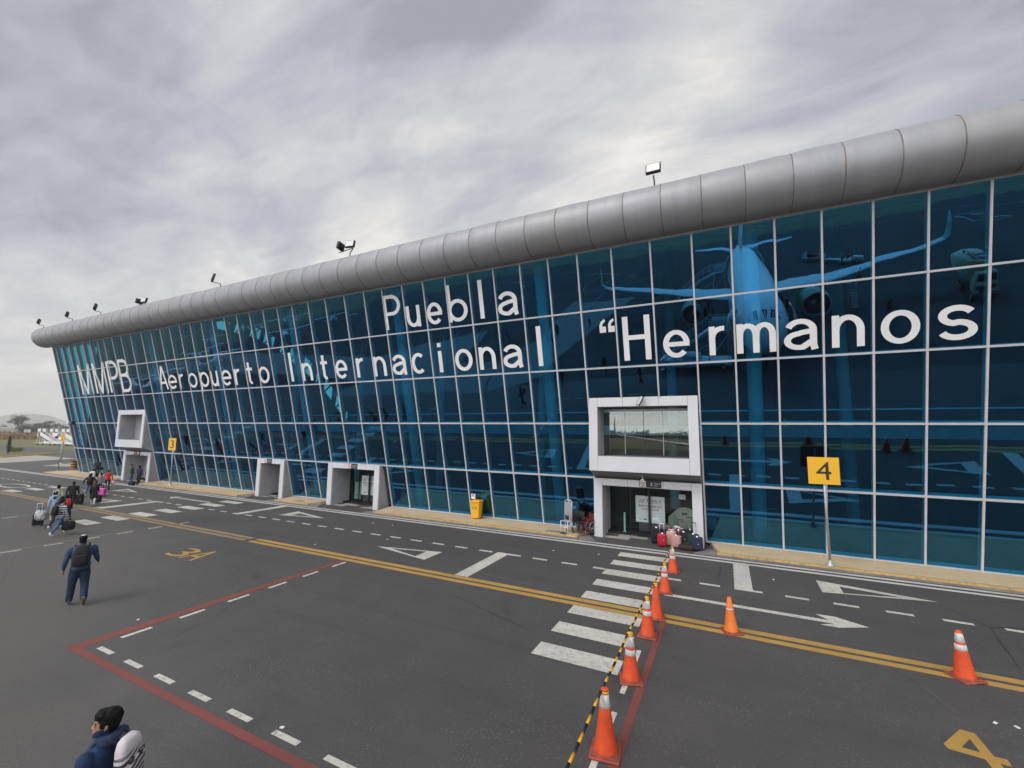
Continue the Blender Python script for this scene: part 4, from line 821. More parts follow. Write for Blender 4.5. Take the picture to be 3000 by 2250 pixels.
t = thing('wall_lamp', 'tilted black wall lamp on the white bay above the luggage entrance', 'lamp', (-3.45, 20.44, 6.5)); m = MB(); rt = Matrix.Rotation(R(28), 3, 'Y'); m.rbox((0, -.14, 0), (.14, .2, .48), BLACK, .03, 2, rt); m.box((0.06, -.1, .1), (.05, .25, .05), BLACK); m.build('housing', t); m = MB(); m.box(rt @ Vector((0, -.1, 0)) + Vector((0, -.145, 0)), (.1, .01, .4), MATS['lamp_glass'], rt); m.build('lens', t)
t = thing('soffit_camera', 'small white camera hanging under the bay in front of the gate 2 sign', 'camera', (-3.53, 20.95, 3.03)); m = MB(); m.tube([(0, 0, 0), (0, 0, -.12)], .02, WHITE); m.rbox((0, -.03, -.2), (.16, .16, .15), WHITE, .05); m.build('dome', t); m = MB(); m.tube([(0, -.1, -.2), (0, -.125, -.2)], .03, BLACK); m.build('lens', t)
t = thing('corner_lamp', 'pale lamp with a dark bracket sticking out of the far left glass corner', 'lamp', (-62.9, 20.8, 5.5)); m = MB(); m.bbox((-.8, -.05, -.03), (.6, .02, .03), DARK); m.rbox((.6, -.2, 0), (.5, .3, .35), BLACK, .05); m.build('bracket', t); m = MB(); m.rbox((.0, -.3, -.02), (.5, .3, .34), mat('lamp_pale', (.55, .6, .6), .4), .05); m.build('lamp_head', t)

# ================================================================== PEOPLE
def cloth(name, col, var=0.22, sc=7.0, rough=0.9): return mat('cloth_' + name, col, rough, var=var, vscale=sc, bump=0.5, bscale=9.0)
SKIN = mat('skin', (0.36, 0.19, 0.12), 0.55, var=0.08, vscale=9); HAIR = mat('black_hair', (0.009, 0.008, 0.008), 0.7, var=0.3, vscale=30, bump=0.5, bscale=60, spec=0.2); EYE = mat('eye_dark', (0.02, 0.015, 0.012), 0.3); LIP = mat('lip', (0.27, 0.10, 0.08), 0.5)
C_ = dict(navy=cloth('navy', (0.018, 0.026, 0.055)), denim=cloth('denim', (0.040, 0.066, 0.115), .4), jeans=cloth('jeans', (0.055, 0.11, 0.22), .35), djeans=cloth('dark_jeans', (0.015, 0.028, 0.062), .3), black=cloth('black', (0.013, 0.013, 0.015)), blue=cloth('light_blue', (0.30, 0.42, 0.58)), red=cloth('red', (0.55, 0.03, 0.025)), grey=cloth('grey', (0.20, 0.19, 0.19)), sage=cloth('sage', (0.33, 0.35, 0.25)), brown=cloth('brown', (0.14, 0.07, 0.04)), green=cloth('green', (0.03, 0.12, 0.05)), lgrey=cloth('light_grey', (0.45, 0.45, 0.47)), white=cloth('white', (0.72, 0.72, 0.72)), boot=cloth('tan_boot', (0.16, 0.12, 0.07)), pink=cloth('pink', (0.62, 0.42, 0.50)), magenta=cloth('magenta', (0.75, 0.12, 0.50)), hoodie=cloth('hoodie_blue', (0.016, 0.036, 0.10), .3, 5), hivis=cloth('hi_vis', (0.45, 0.70, 0.03)), orangev=cloth('orange_vest', (0.75, 0.16, 0.03)), cream=cloth('cream', (0.58, 0.53, 0.43)))
def m_stripe():
    m, k = newmat('striped_sweater', 0.9); vec = k.n('ShaderNodeTexCoord').outputs['Object']; z = k.n('ShaderNodeSeparateXYZ', {0: vec}).outputs[2]
    f = k.m('GREATER_THAN', k.m('FRACT', k.m('MULTIPLY', z, 9.0)), 0.5); k.link(k.mix(f, (0.02, 0.018, 0.045), (0.68, 0.68, 0.70)), k.b.inputs['Base Color']); return m
C_['stripe'] = m_stripe()
def smax(v): return v
def body_mesh(name, pose, mats, voxel, fem=False):
    """mats: top, legs, shoe; pose: angles in degrees. Local frame: +Y is where the person faces, +X their right."""
    g = lambda k, d=0.0: pose.get(k, d)
    segs = []                                               # (p0, p1, r0, r1, material) for the blend and for colouring
    mb = MB(); any_m = C_['black']
    lean = R(g('lean')); hip = Vector((0, 0, 0.93)); RL = Matrix.Rotation(-lean, 3, 'X')
    def up(p): return hip + RL @ (Vector(p) - hip)
    k = g('bulk', 1.0)
    def limb(P, rad, m, n=12):
        mb.tube(P, rad, any_m, n)
        for a, b, r0, r1 in zip(P, P[1:], rad, rad[1:]): segs.append((Vector(a), Vector(b), r0, r1, m))
        mb.lathe([(max(rad[0] * .98, .001) * math.sin(a_ * math.pi / 8), -rad[0] * .98 * math.cos(a_ * math.pi / 8)) for a_ in range(9)], any_m, tuple(P[0]), 10)
        mb.lathe([(max(rad[-1] * .98, .001) * math.sin(a_ * math.pi / 8), -rad[-1] * .98 * math.cos(a_ * math.pi / 8)) for a_ in range(9)], any_m, tuple(P[-1]), 10)
    # trunk
    prof = [(.80, .135, .105, 0), (.86, .172, .125, -.005), (.95, .178 if fem else .170, .128, -.006), (1.06, .150 if fem else .162, .112, 0), (1.16, .158 if fem else .170, .118, .004), (1.28, .178 if fem else .192, .125, .004), (1.37, .172 if fem else .190, .115, 0), (1.43, .135 if fem else .150, .095, -.008), (1.47, .085, .075, -.012), (1.50, .055, .058, -.010)]
    mb.loft([[up((rx * k * math.copysign(abs(math.cos(a)) ** .85, math.cos(a)), yo + ry * k * math.sin(a), z)) for a in [2 * math.pi * i / 20 for i in range(20)]] for z, rx, ry, yo in prof], any_m)
    for z, rx, ry, yo in prof[1:8]:
        for sx in (-.55, 0, .55): segs.append((up((sx * rx * k, yo, z - .05)), up((sx * rx * k, yo, z + .05)), ry * k, ry * k, mats['top'] if z > mats.get('hem', .9) else mats['legs']))
    limb([up((0, -.01, 1.46)), up((0, .0, 1.56))], [.056, .052], SKIN)
    # legs
    low = []
    for s, a, b, ab in ((-1, g('lleg'), g('lknee', 6), g('lab', 2)), (1, g('rleg'), g('rknee', 6), g('rab', 2))):
        a, b, ab = R(a), R(b), R(ab); h = Vector((s * .092 * (1.05 if fem else 1), 0, .90)); d1 = Vector((s * math.sin(ab), math.sin(a) * math.cos(ab), -math.cos(a) * math.cos(ab))); kn = h + d1 * .42
        d2 = Vector((s * math.sin(ab) * .6, math.sin(a - b), -math.cos(a - b))).normalized(); an = kn + d2 * .41
        lk = k * g('legk', 1.0); limb([h, h + d1 * .2, kn, kn + d2 * .12, an], [.092 * k, .088 * lk, .068 * lk, .066 * lk, .058 * lk], mats['legs'])
        pt = R(g('lfoot' if s < 0 else 'rfoot', 0)); f = Vector((s * .04, math.cos(pt), -math.sin(pt))); sm = mats['shoe']; dn = Vector((0, -math.sin(pt), -math.cos(pt)))
        limb([an + dn * .02 - f * .03, an + dn * .055 + f * .03, an + dn * .07 + f * .12, an + dn * .075 + f * .19], [.05, .048, .044, .03], sm); low.append((an + dn * .125).z); low.append((an + dn * .11 + f * .2).z)
    # arms
    hands = {}
    for s, a, b, ab in ((-1, g('larm'), g('lelb', 15), g('larab', 9)), (1, g('rarm'), g('relb', 15), g('rarab', 9))):
        a, b, ab = R(a), R(b), R(ab); sh = up((s * (.175 if fem else .195) * k, 0, 1.385)); d1 = RL @ Vector((s * math.sin(ab), math.sin(a) * math.cos(ab), -math.cos(a) * math.cos(ab))); el = sh + d1 * .28
        d2 = (RL @ Vector((s * math.sin(ab) * .45, math.sin(a + b), -math.cos(a + b)))).normalized(); wr = el + d2 * .235
        limb([sh, sh + d1 * .1, el, el + d2 * .08, wr - d2 * .01], [.068 * k, .062 * k, .050 * k, .049 * k, .040], mats['sleeve'] if 'sleeve' in mats else mats['top'])
        hn = d2; side = Vector((0, 1, 0)) - hn * hn.y; side.normalize(); pal = hn.cross(side)
        limb([wr, wr + hn * .035, wr + hn * .085], [.026, .034, .034], SKIN, 10)
        for i, (o, L_) in enumerate(((-.027, .062), (-.009, .074), (.009, .07), (.027, .055))):
            q = wr + hn * .095 - side * o; c = -pal * s; limb([q, q + hn * L_ * .5 + c * .008, q + hn * L_ * .85 + c * .03], [.0115, .011, .010], SKIN, 8)
        q = wr + hn * .03 + side * .03; limb([q, q + side * .025 + hn * .03, q + side * .03 + hn * .06], [.014, .0125, .011], SKIN, 8)
        hands[s] = wr + hn * .12
    # coat skirt
    if 'coat' in pose:
        z1 = pose['coat']; mb.loft([[up((rx * k * math.cos(2 * math.pi * i / 20), ry * k * math.sin(2 * math.pi * i / 20), z)) if z > .93 else Vector((rx * k * math.cos(2 * math.pi * i / 20), ry * k * math.sin(2 * math.pi * i / 20), z)) for i in range(20)] for z, rx, ry in ((z1, .235, .20), (.8, .21, .165), (1.0, .185, .14), (1.1, .16, .12))], any_m)
        for z in np.arange(z1 - .02, 1.05, .08):
            for sx in (-.1, 0, .1): segs.append((Vector((sx, 0, z)), Vector((sx, 0, z + .06)), .19, .19, mats['top']))
    if pose.get('hood'):
        limb([up((-.09, -.05, 1.46)), up((-.06, -.115, 1.475)), up((0, -.14, 1.47)), up((.06, -.115, 1.475)), up((.09, -.05, 1.46))], [.05, .06, .065, .06, .05], pose['hood'])
        limb([up((-.10, -.02, 1.42)), up((-.07, .06, 1.40)), up((0, .09, 1.36)), up((.07, .06, 1.40)), up((.10, -.02, 1.42))], [.045, .038, .032, .038, .045], pose['hood'])
    # head
    turn, nod = R(g('turn')), R(g('nod')); nk = up((0, .005, 1.53)); RH = RL @ Matrix.Rotation(turn, 3, 'Z') @ Matrix.Rotation(-nod, 3, 'X')
    def hd(p): return nk + RH @ Vector(p)
    hp = [(-.048, .038, .046, .034), (-.022, .060, .076, .020), (.010, .069, .087, .011), (.045, .073, .092, .003), (.085, .074, .098, -.004), (.125, .073, .098, -.010), (.160, .064, .088, -.014), (.185, .046, .064, -.018), (.200, .022, .032, -.02)]
    hz0 = 0.015
    mb.loft([[hd((rx * math.cos(2 * math.pi * i / 20), yo + ry * math.sin(2 * math.pi * i / 20) * (1.0 if math.sin(2 * math.pi * i / 20) > 0 else .95), z + hz0)) for i in range(20)] for z, rx, ry, yo in hp], any_m)
    for z, rx, ry, yo in hp: segs.append((hd((0, yo - ry * .3, z + hz0)), hd((0, yo + ry * .3, z + hz0)), rx * .95, rx * .95, SKIN))
    limb([hd((0, .09, .095)), hd((0, .101, .070)), hd((0, .104, .058))], [.010, .0125, .0155], SKIN, 8)       # nose
    for sx in (-1, 1):
        limb([hd((sx * .013, .098, .050)), hd((sx * .010, .102, .052))], [.010, .010], SKIN, 8)
        limb([hd((sx * .030, .080, .104)), hd((sx * .005, .088, .102))], [.012, .010], SKIN, 8)                  # brow ridge
        limb([hd((sx * .070, -.012, .088)), hd((sx * .082, -.022, .072)), hd((sx * .074, -.012, .042))], [.013, .015, .011], SKIN, 8)  # ear
    limb([hd((-.02, .082, .012)), hd((0, .091, .013)), hd((.02, .082, .012))], [.010, .0115, .010], SKIN, 8)    # mouth
    limb([hd((-.012, .078, -.028)), hd((.012, .078, -.028))], [.017, .017], SKIN, 8)                            # chin
    marks = [(hd((sx * .031, .083, .083)), .011, EYE) for sx in (-1, 1)] + [(hd((x, .082, .108)), .009, HAIR) for x in (-.042, -.033, -.024, .024, .033, .042)] + [(hd((x, .096, .013)), .0085, LIP) for x in (-.014, 0, .014)]
    # weld everything into one skin
    me = mb.mesh('tmp'); o = bpy.data.objects.new('tmp', me); COL.objects.link(o)
    rm = o.modifiers.new('r', 'REMESH'); rm.mode = 'VOXEL'; rm.voxel_size = voxel; rm.use_smooth_shade = True
    sm = o.modifiers.new('s', 'SMOOTH'); sm.factor = 0.5; sm.iterations = 2
    dg = bpy.context.evaluated_depsgraph_get(); me2 = bpy.data.meshes.new_from_object(o.evaluated_get(dg)); bpy.data.objects.remove(o); bpy.data.meshes.remove(me)
    n = len(me2.polygons); ctr = np.zeros(n * 3); me2.polygons.foreach_get('center', ctr); ctr = ctr.reshape(-1, 3)
    best = np.full(n, 9e9); idx = np.zeros(n, int); ml_ = []
    me2.materials.clear()
    for a, b, r0, r1, m in segs:
        if m not in ml_: ml_.append(m)
        a_, d = np.array(a), np.array(b - a); L2 = max(d @ d, 1e-9); t = np.clip(((ctr - a_) @ d) / L2, 0, 1); dist = np.linalg.norm(ctr - a_ - t[:, None] * d, axis=1) - (r0 + (r1 - r0) * t)
        q = dist < best; best[q] = dist[q]; idx[q] = ml_.index(m)
    if voxel < .0125:
        for p, r, m in marks:
            if m not in ml_: ml_.append(m)
            q = np.linalg.norm(ctr - np.array(p), axis=1) < r; idx[q] = ml_.index(m)
    for m in ml_: me2.materials.append(m)
    me2.polygons.foreach_set('material_index', idx.astype(np.int32)); me2.polygons.foreach_set('use_smooth', [True] * n); me2.name = name
    drop = min(low); return me2, -drop, hd, up, hands
def ellip(mb, c, r, m, n=14, cut=None, jit=0.0, rnd=None, xf=None):
    rings = []
    for i in range(n // 2 + 2):
        a = math.pi * i / (n // 2 + 1); rr = max(math.sin(a), .01)
        rings.append([(xf or (lambda p: p))((c[0] + r[0] * rr * math.cos(2 * math.pi * j / n) * (1 + (rnd.uniform(-jit, jit) if rnd else 0)), c[1] + r[1] * rr * math.sin(2 * math.pi * j / n) * (1 + (rnd.uniform(-jit, jit) if rnd else 0)), c[2] - r[2] * math.cos(a))) for j in range(n)])
    mb.loft(rings, m)
def hair_mesh(style, hd, up, m=None):
    m = m or HAIR; rnd = random.Random(3); mb = MB()
    E = lambda c, r, j=.03: ellip(mb, c, r, m, 18, None, j, rnd, hd)
    if style == 'short': E((0, -.022, .135), (.082, .100, .088)); E((0, -.055, .085), (.074, .07, .075)); E((0, .045, .185), (.06, .05, .03), .05)
    elif style == 'thick':
        E((0, -.028, .140), (.092, .112, .098), .02); E((0, -.062, .085), (.082, .068, .09), .02); E((0, .040, .182), (.080, .066, .048), .03); E((.0, .074, .158), (.066, .030, .026), .05)
        for sx in (-1, 1): E((sx * .068, .010, .100), (.018, .036, .052), .03)
    elif style in ('long', 'beanie'):
        E((0, -.025, .130), (.090, .108, .095)); E((0, -.065, .06), (.092, .062, .11)); E((0, -.085, -.06), (.095, .05, .13), .05); E((0, -.1, -.16), (.08, .04, .11), .06)
    elif style == 'bun': E((0, -.022, .135), (.082, .1, .088)); E((0, -.055, .085), (.076, .07, .07)); E((0, -.09, .21), (.05, .05, .05))
    elif style == 'cap':
        ellip(mb, (0, -.015, .145), (.086, .106, .082), m, 18, None, 0, rnd, hd); mb.loft([[hd((.075 * math.cos(a), .06 + .02 * k + (.12 - .02 * k) * abs(math.sin(a)) if math.sin(a) > 0 else .06, .13 - .012 * k)) for a in [math.pi * i / 12 for i in range(13)]] for k in (0, 1)], m)
        ellip(mb, (0, -.05, .075), (.074, .066, .05), m, 14, None, .03, rnd, hd)
    return mb
def person(label, loc, face, H, pose, mats, hair='short', fem=False, voxel=.0125, hair_m=None, group=None):
    """face: compass direction (x, y) the person looks towards"""
    rz = math.atan2(-face[0], face[1]); t = thing('person', label, 'person', loc, rz, group)
    me, dz, hd, up, hands = body_mesh('body', pose, mats, voxel, fem); s = H / 1.745
    b = bpy.data.objects.new('body', me); COL.objects.link(b); b.parent = t; b.scale = (s, s, s); b.location = (0, 0, dz * s)
    if hair:
        o = hair_mesh(hair, hd, up, hair_m).build('hair' if hair != 'cap' else 'cap', t); o.scale = b.scale; o.location = b.location
        if hair == 'cap': e = MB(); ellip(e, (0, -.012, .198), (.056, .060, .036), C_['white'], 16, None, 0, None, hd); q = e.build('cap_top', o)
        if hair == 'thick':
            md = o.modifiers.new('r', 'REMESH'); md.mode = 'VOXEL'; md.voxel_size = .008; md.use_smooth_shade = True
            tx = bpy.data.textures.new('locks', 'CLOUDS'); tx.noise_scale = 0.03; d_ = o.modifiers.new('d', 'DISPLACE'); d_.texture = tx; d_.strength = 0.016; d_.mid_level = .5
    W = Matrix.Translation(loc) @ Matrix.Rotation(rz, 4, 'Z') @ Matrix.Translation((0, 0, dz * s)) @ Matrix.Scale(s, 4)
    t['_k'] = 0; del t['_k']
    return t, (lambda p: W @ Vector(up(p))), {k: W @ v for k, v in hands.items()}, rz
WALK = dict(lleg=22, lknee=8, rleg=-18, rknee=22, larm=-20, rarm=18, lfoot=-12, rfoot=30)
WALK2 = dict(lleg=-16, lknee=20, rleg=20, rknee=8, larm=16, rarm=-18, rfoot=-10, lfoot=28)
STAND = dict(lleg=2, rleg=-3, larm=2, rarm=-3)
# ---------- bags
def backpack(at, rz, sc, m, label, m2=None, mfun=None, z=1.0):
    t = thing('backpack', label, 'backpack', at((0, -.20, z)), rz); W, Hh, D = .30 * sc, .48 * sc, .17 * sc; z0 = Vector((0, 0, 0))
    b = MB(); rg = []
    for z, a, d, y in ((0, .86, .9, 0), (.04, .98, 1.0, 0), (.45, 1.0, 1.0, 0), (.75, .95, .92, .01), (.92, .80, .72, .02), (.99, .5, .4, .03)):
        rg.append([(W / 2 * a * math.copysign(abs(math.cos(q)) ** .6, math.cos(q)), y - D / 2 + D / 2 * d * math.copysign(abs(math.sin(q)) ** .6, math.sin(q)), z * Hh) for q in [2 * math.pi * i / 24 for i in range(24)]])
    b.loft(rg, m); b.build('bag_body', t)
    p = MB(); p.rbox((0, -D * 1.02, Hh * .33), (W * .72, D * .32, Hh * .48), m2 or m, .03 * sc, 3); p.tube([(-W * .3, -D * 1.19, Hh * .5), (0, -D * 1.2, Hh * .52), (W * .3, -D * 1.19, Hh * .5)], .004, DARK, 6); p.build('front_pocket', t)
    for sx in (-1, 1):
        s = MB(); s.tube([(sx * W * .3, .0, Hh * .92), (sx * W * .36, .10, Hh * 1.02), (sx * W * .40, .20, Hh * .98), (sx * W * .45, .27, Hh * .72), (sx * W * .48, .22, Hh * .35), (sx * W * .42, .03, Hh * .1)], .018, DARK if not mfun else mfun, 8); s.build('shoulder_strap', t)
    h = MB(); h.tube([(-.04, .0, Hh * .97), (0, -.01, Hh * 1.04), (.04, 0, Hh * .97)], .008, DARK, 6); h.build('grab_loop', t); return t
def suitcase(loc, rz, W, D, Hh, m, label, handle=.38, ribs=True, hm=SILVER, tilt=0.0, group='suitcases waiting at the entrance', tag_m=True):
    t = thing('suitcase', label, 'suitcase', loc, rz, group); t.rotation_euler[0] = tilt
    b = MB(); b.rbox((0, 0, .055 + Hh / 2), (W, D, Hh), m, min(W, D) * .22, 4)
    if ribs:
        for k in range(5): b.rbox((-W * .36 + W * .18 * k, 0, .055 + Hh / 2), (W * .07, D + .016, Hh * .86), m, .007, 2)
    b.build('shell', t)
    z = MB(); z.bbox((-W * .5 - .003, -.004, .055 + Hh * .12), (W * .5 + .003, .004, .055 + Hh * .88), DARK); z.rbox((W * .2, -D / 2 - .012, .055 + Hh * .5), (W * .1, .01, .03), SILVER, .004, 2); z.build('zip', t)
    for sx in (-1, 1):
        for sy in (-1, 1): w_ = MB(); wheel(w_, (sx * W * .38, sy * D * .34, .028), .028, .025); w_.build('wheel', t)
    g = MB(); g.tube([(-W * .16, 0, .07 + Hh), (-W * .16, 0, .09 + Hh), (W * .16, 0, .09 + Hh), (W * .16, 0, .07 + Hh)], .010, DARK, 6); g.build('grip', t)
    if handle:
        h = MB(); y = D * .3; h.tube([(-W * .24, y, Hh * .9), (-W * .24, y, Hh + .05 + handle)], .009, hm, 6); h.tube([(W * .24, y, Hh * .9), (W * .24, y, Hh + .05 + handle)], .009, hm, 6); h.rbox((0, y, Hh + .06 + handle), (W * .56, .03, .035), DARK if hm is not SILVER else WHITE, .012, 3); h.build('pull_handle', t)
    if tag_m: q = MB(); q.add([(-.02, -D * .2, Hh + .10), (.05, -D * .22, Hh + .10), (.075, -D * .42, Hh + .02), (.0, -D * .40, Hh + .025)], [(0, 1, 2, 3)], SIGNW); q.build('luggage_tag', t)
    return t
def softbag(loc, rz, d, m, label, name='duffel_bag', cat='bag', strap=True, sm=None):
    t = thing(name, label, cat, loc, rz); b = MB(); rnd = random.Random(5); rg = []
    L_, D, Hh = d
    for x, k in ((-.5, .62), (-.44, .9), (-.2, 1.0), (.15, 1.0), (.42, .92), (.5, .66)):
        rg.append([(x * L_, D / 2 * k * math.copysign(abs(math.cos(a)) ** .7, math.cos(a)) * rnd.uniform(.96, 1.03), Hh / 2 + Hh / 2 * k * math.copysign(abs(math.sin(a)) ** .75, math.sin(a)) * (1 if math.sin(a) < 0 else rnd.uniform(.93, 1.04)) + (Hh / 2 * (1 - k) * (-1 if math.sin(a) > 0 else -1)) * .0) for a in [2 * math.pi * i / 18 for i in range(18)]])
    b.loft(rg, m); b.build('bag_body', t)
    if strap: s = MB(); s.tube([(-L_ * .2, 0, Hh * .97), (-L_ * .15, 0, Hh * 1.25), (L_ * .15, 0, Hh * 1.25), (L_ * .2, 0, Hh * .97)], .012, sm or DARK, 6); s.build('handles', t)
    return t
# ---------- the two people close to the camera
mt = dict(top=C_['denim'], legs=C_['djeans'], shoe=C_['boot'])
_, at, hn, rz = person('person seen from behind in a denim jacket, black cap and big black backpack', (-16.75, 6.08, 0), (-.93, .36), 1.83, dict(lleg=3, lknee=2, rleg=-4, rknee=30, rfoot=42, larm=-10, lelb=26, larab=14, rarm=12, relb=40, rarab=16, bulk=1.18, legk=1.12, lab=5, rab=4, turn=-12), mt, 'cap', voxel=.0105)
backpack(at, rz, 1.18, mat('ballistic_black', (0.014, 0.014, 0.016), .75, var=.2, vscale=12, bump=.4), 'large black backpack with many pockets worn by the person in the cap')
b = at((.20, -.24, 1.02)); m = MB(); m.lathe([(.03, 0), (.035, .01), (.035, .1), (.02, .125), (.02, .14)], mat('bottle_blue', (.02, .16, .55), .3), (0, 0, 0), 14); o = m.build('water_bottle', None, True, b); o.rotation_euler = (.9, .5, 0); tag(o, 'blue bottle in the side pocket of the large black backpack', 'bottle')
mt = dict(top=C_['hoodie'], legs=C_['djeans'], shoe=C_['black'])
_, at, hn, rz = person('person with thick black hair in a navy hooded sweater passing the bottom left corner', (-6.37, 2.69, 0), (-.88, -.47), 1.80, dict(lleg=14, lknee=8, rleg=-12, rknee=20, larm=-14, rarm=12, relb=30, lelb=25, hood=C_['navy'], nod=-4, turn=32, bulk=1.12), mt, 'thick', voxel=.0068)
def m_zebra():
    m, k = newmat('white_zebra_canvas', 0.85); vec = k.n('ShaderNodeTexCoord').outputs['Object']; z = k.n('ShaderNodeSeparateXYZ', {0: vec}).outputs[2]
    wv = k.n('ShaderNodeTexWave', {'Vector': k.n('ShaderNodeMapping', {'Vector': vec, 'Rotation': (0, 0.5, 0), 'Scale': (1, 1, 1)}).outputs[0], 'Scale': 5.5, 'Distortion': 4.5, 'Detail': 3.0, 'Detail Scale': 1.3}, bands_direction='Z')
    ed = k.rng(k.m('ADD', z, k.m('MULTIPLY', k.noise(vec, 9, 2), .12)), .33, .42, 1, 0); st = k.m('MULTIPLY', k.rng(wv.outputs['Fac'], .5, .62), ed)
    k.link(k.mix(st, (0.62, 0.57, 0.60), (0.035, 0.033, 0.038)), k.b.inputs['Base Color']); return m
ZB = m_zebra()
bp_ = backpack(at, rz, .96, ZB, 'white backpack with black zebra streaks below, worn by the person in the navy hooded sweater', None, C_['navy'], 1.05)
m = MB(); m.bbox((-.04, -.217, .30), (.04, -.211, .335), BLACK); m.bbox((-.026, -.219, .313), (.026, -.217, .322), SIGNW); q = m.build('patch', bp_)
# ---------- the group walking to the far door
DIR = (-.86, .5)
P1 = dict(WALK); G = 'passengers walking to the far door'
_, at, h, rz = person('person in blue jeans and a striped sweater striding behind the group', (-28.0, 9.25, 0), (-.35, .94), 1.66, dict(lleg=30, lknee=6, rleg=-26, rknee=14, larm=-6, rarm=8, rab=4, lab=4, lfoot=-14, rfoot=30), dict(top=C_['stripe'], legs=C_['jeans'], shoe=C_['white']), 'short', group=G); backpack(at, rz, .95, C_['black'], 'black backpack on the person in the striped sweater', None)
softbag(h[1] - Vector((0, 0, .52)), 1.0, (.44, .3, .42), C_['black'], 'round black bag carried low by the person in the striped sweater')
_, at, h, rz = person('person with long black hair and dark clothes carrying a black and white patterned bag', (-29.9, 9.75, 0), (-.7, .7), 1.56, dict(WALK2, lean=22), dict(top=C_['black'], legs=C_['djeans'], shoe=C_['white']), 'long', True, group=G)
CAMO = mat('camouflage_cloth', (0.60, 0.60, 0.60), .9, col2=(0.05, .05, .06), vscale=11); softbag(Vector((-30.45, 9.35, .42)), .4, (.5, .3, .48), CAMO, 'large bag with black and white blotches carried in the group')
softbag(Vector((-31.0, 9.5, .45)), .6, (.42, .22, .42), cloth('teal', (0.25, .47, .5)), 'pale teal bag beside the blotched bag')
_, at, h, rz = person('person in a navy jacket with a pale pink hood reaching down to a suitcase handle', (-30.9, 10.4, 0), (-.9, .1), 1.55, dict(WALK, lean=30, larm=38, rarm=30), dict(top=C_['navy'], legs=C_['djeans'], shoe=C_['white']), 'long', True, group=G); backpack(at, rz, .7, C_['red'], 'small red backpack on the person with the pink hood')
suitcase((-31.6, 9.6, 0), 1.2, .40, .24, .55, C_['black'], 'black suitcase with a raised pale handle pulled at the left of the group', .5, group='suitcases pulled by the walking group', tag_m=False)
_, at, h, rz = person('person in a light blue hooded top with a pink bow in black hair', (-32.4, 10.4, 0), DIR, 1.58, dict(WALK, hood=C_['blue']), dict(top=C_['blue'], legs=C_['cream'], shoe=C_['white']), 'long', True, group=G)
m = MB(); ellip(m, (0, 0, 0), (.07, .03, .03), C_['pink'], 10); tag(m.build('hair_bow', None, True, at((0, -.1, 1.70))), 'pink bow in the hair of the person in light blue', 'bow')
person('person in a pale green jacket and round black hat at the left of the group', (-34.6, 11.2, 0), DIR, 1.66, WALK2, dict(top=C_['sage'], legs=C_['lgrey'], shoe=C_['black']), 'bun', True, group=G)
_, at, h, rz = person('person in a black coat and trousers pulling a black suitcase', (-36.9, 12.6, 0), DIR, 1.62, dict(WALK, lean=10, bulk=1.1), dict(top=C_['black'], legs=C_['black'], shoe=C_['black']), 'short', group=G)
suitcase((-38.0, 13.35, 0), .9, .40, .26, .62, C_['black'], 'black suitcase behind the person in the black coat', .4, hm=DARK, group='suitcases pulled by the walking group', tag_m=False)
_, at, h, rz = person('person in a black jacket and blue jeans with a black backpack, arms spread', (-41.9, 15.2, 0), DIR, 1.66, dict(WALK2, larab=40, rarab=35), dict(top=C_['black'], legs=C_['jeans'], shoe=C_['lgrey']), 'long', True, group=G); backpack(at, rz, .9, C_['black'], 'black backpack on the person with spread arms')
suitcase((-41.0, 15.6, 0), .5, .42, .28, .55, C_['magenta'], 'bright magenta suitcase in the middle of the walking group', .3, group='suitcases pulled by the walking group', tag_m=False)
person('person in a long black coat with pale grey leggings and white shoes', (-36.9, 13.65, 0), DIR, 1.55, dict(WALK, coat=.52, larab=6, rarab=6), dict(top=C_['black'], legs=C_['lgrey'], shoe=C_['white']), 'long', True, group=G, hair_m=mat('brown_hair', (.09, .05, .025), .6, var=.3, vscale=20))
suitcase((-37.8, 14.25, 0), .6, .28, .2, .48, C_['black'], 'small black suitcase beside the person in the long black coat', .3, hm=DARK, group='suitcases pulled by the walking group', tag_m=False)
person('person in a short grey jacket and black trousers, seen from behind', (-42.4, 16.0, 0), DIR, 1.58, dict(WALK2, bulk=1.05), dict(top=C_['grey'], legs=C_['black'], shoe=C_['white']), 'bun', True, group=G)
suitcase((-43.9, 16.7, 0), .6, .34, .22, .42, mat('dusty_red', (.40, .09, .08), .6), 'dull red small suitcase beside the person in grey', .3, group='suitcases pulled by the walking group', tag_m=False)
_, at, h, rz = person('person in dark clothes wearing a white backpack with two round eyes', (-46.2, 16.9, 0), DIR, 1.62, WALK, dict(top=C_['black'], legs=C_['brown'], shoe=C_['black']), 'short', group=G)
wb_ = backpack(at, rz, 1.2, C_['white'], 'round white backpack worn in the walking group'); m = MB(); [ellip(m, (x, -.232, .33), (.03, .006, .03), BLACK, 10) for x in (-.07, .07)]; m.build('eye_spot', wb_)
_, at, h, rz = person('person in a bright red jacket and black trousers with a pale shoulder strap', (-45.1, 17.45, 0), DIR, 1.56, dict(STAND, larab=20, rarab=20), dict(top=C_['red'], legs=C_['black'], shoe=C_['black']), 'short', True, group=G)
softbag(h[1] - Vector((0, 0, .28)), .2, (.34, .2, .26), C_['pink'], 'pink bag hanging from the hand of the person in red')
_, at, h, rz = person('person in a navy jacket carrying a black bag on the far pavement by the glass', (-56.6, 20.95, .15), (-.9, .3), 1.68, dict(WALK), dict(top=C_['navy'], legs=C_['black'], shoe=C_['black']), 'short', group=G); softbag(h[1] - Vector((0, 0, .2)), .3, (.5, .28, .3), C_['black'], 'black bag held by the person on the far pavement')
G2 = 'people at the far door'
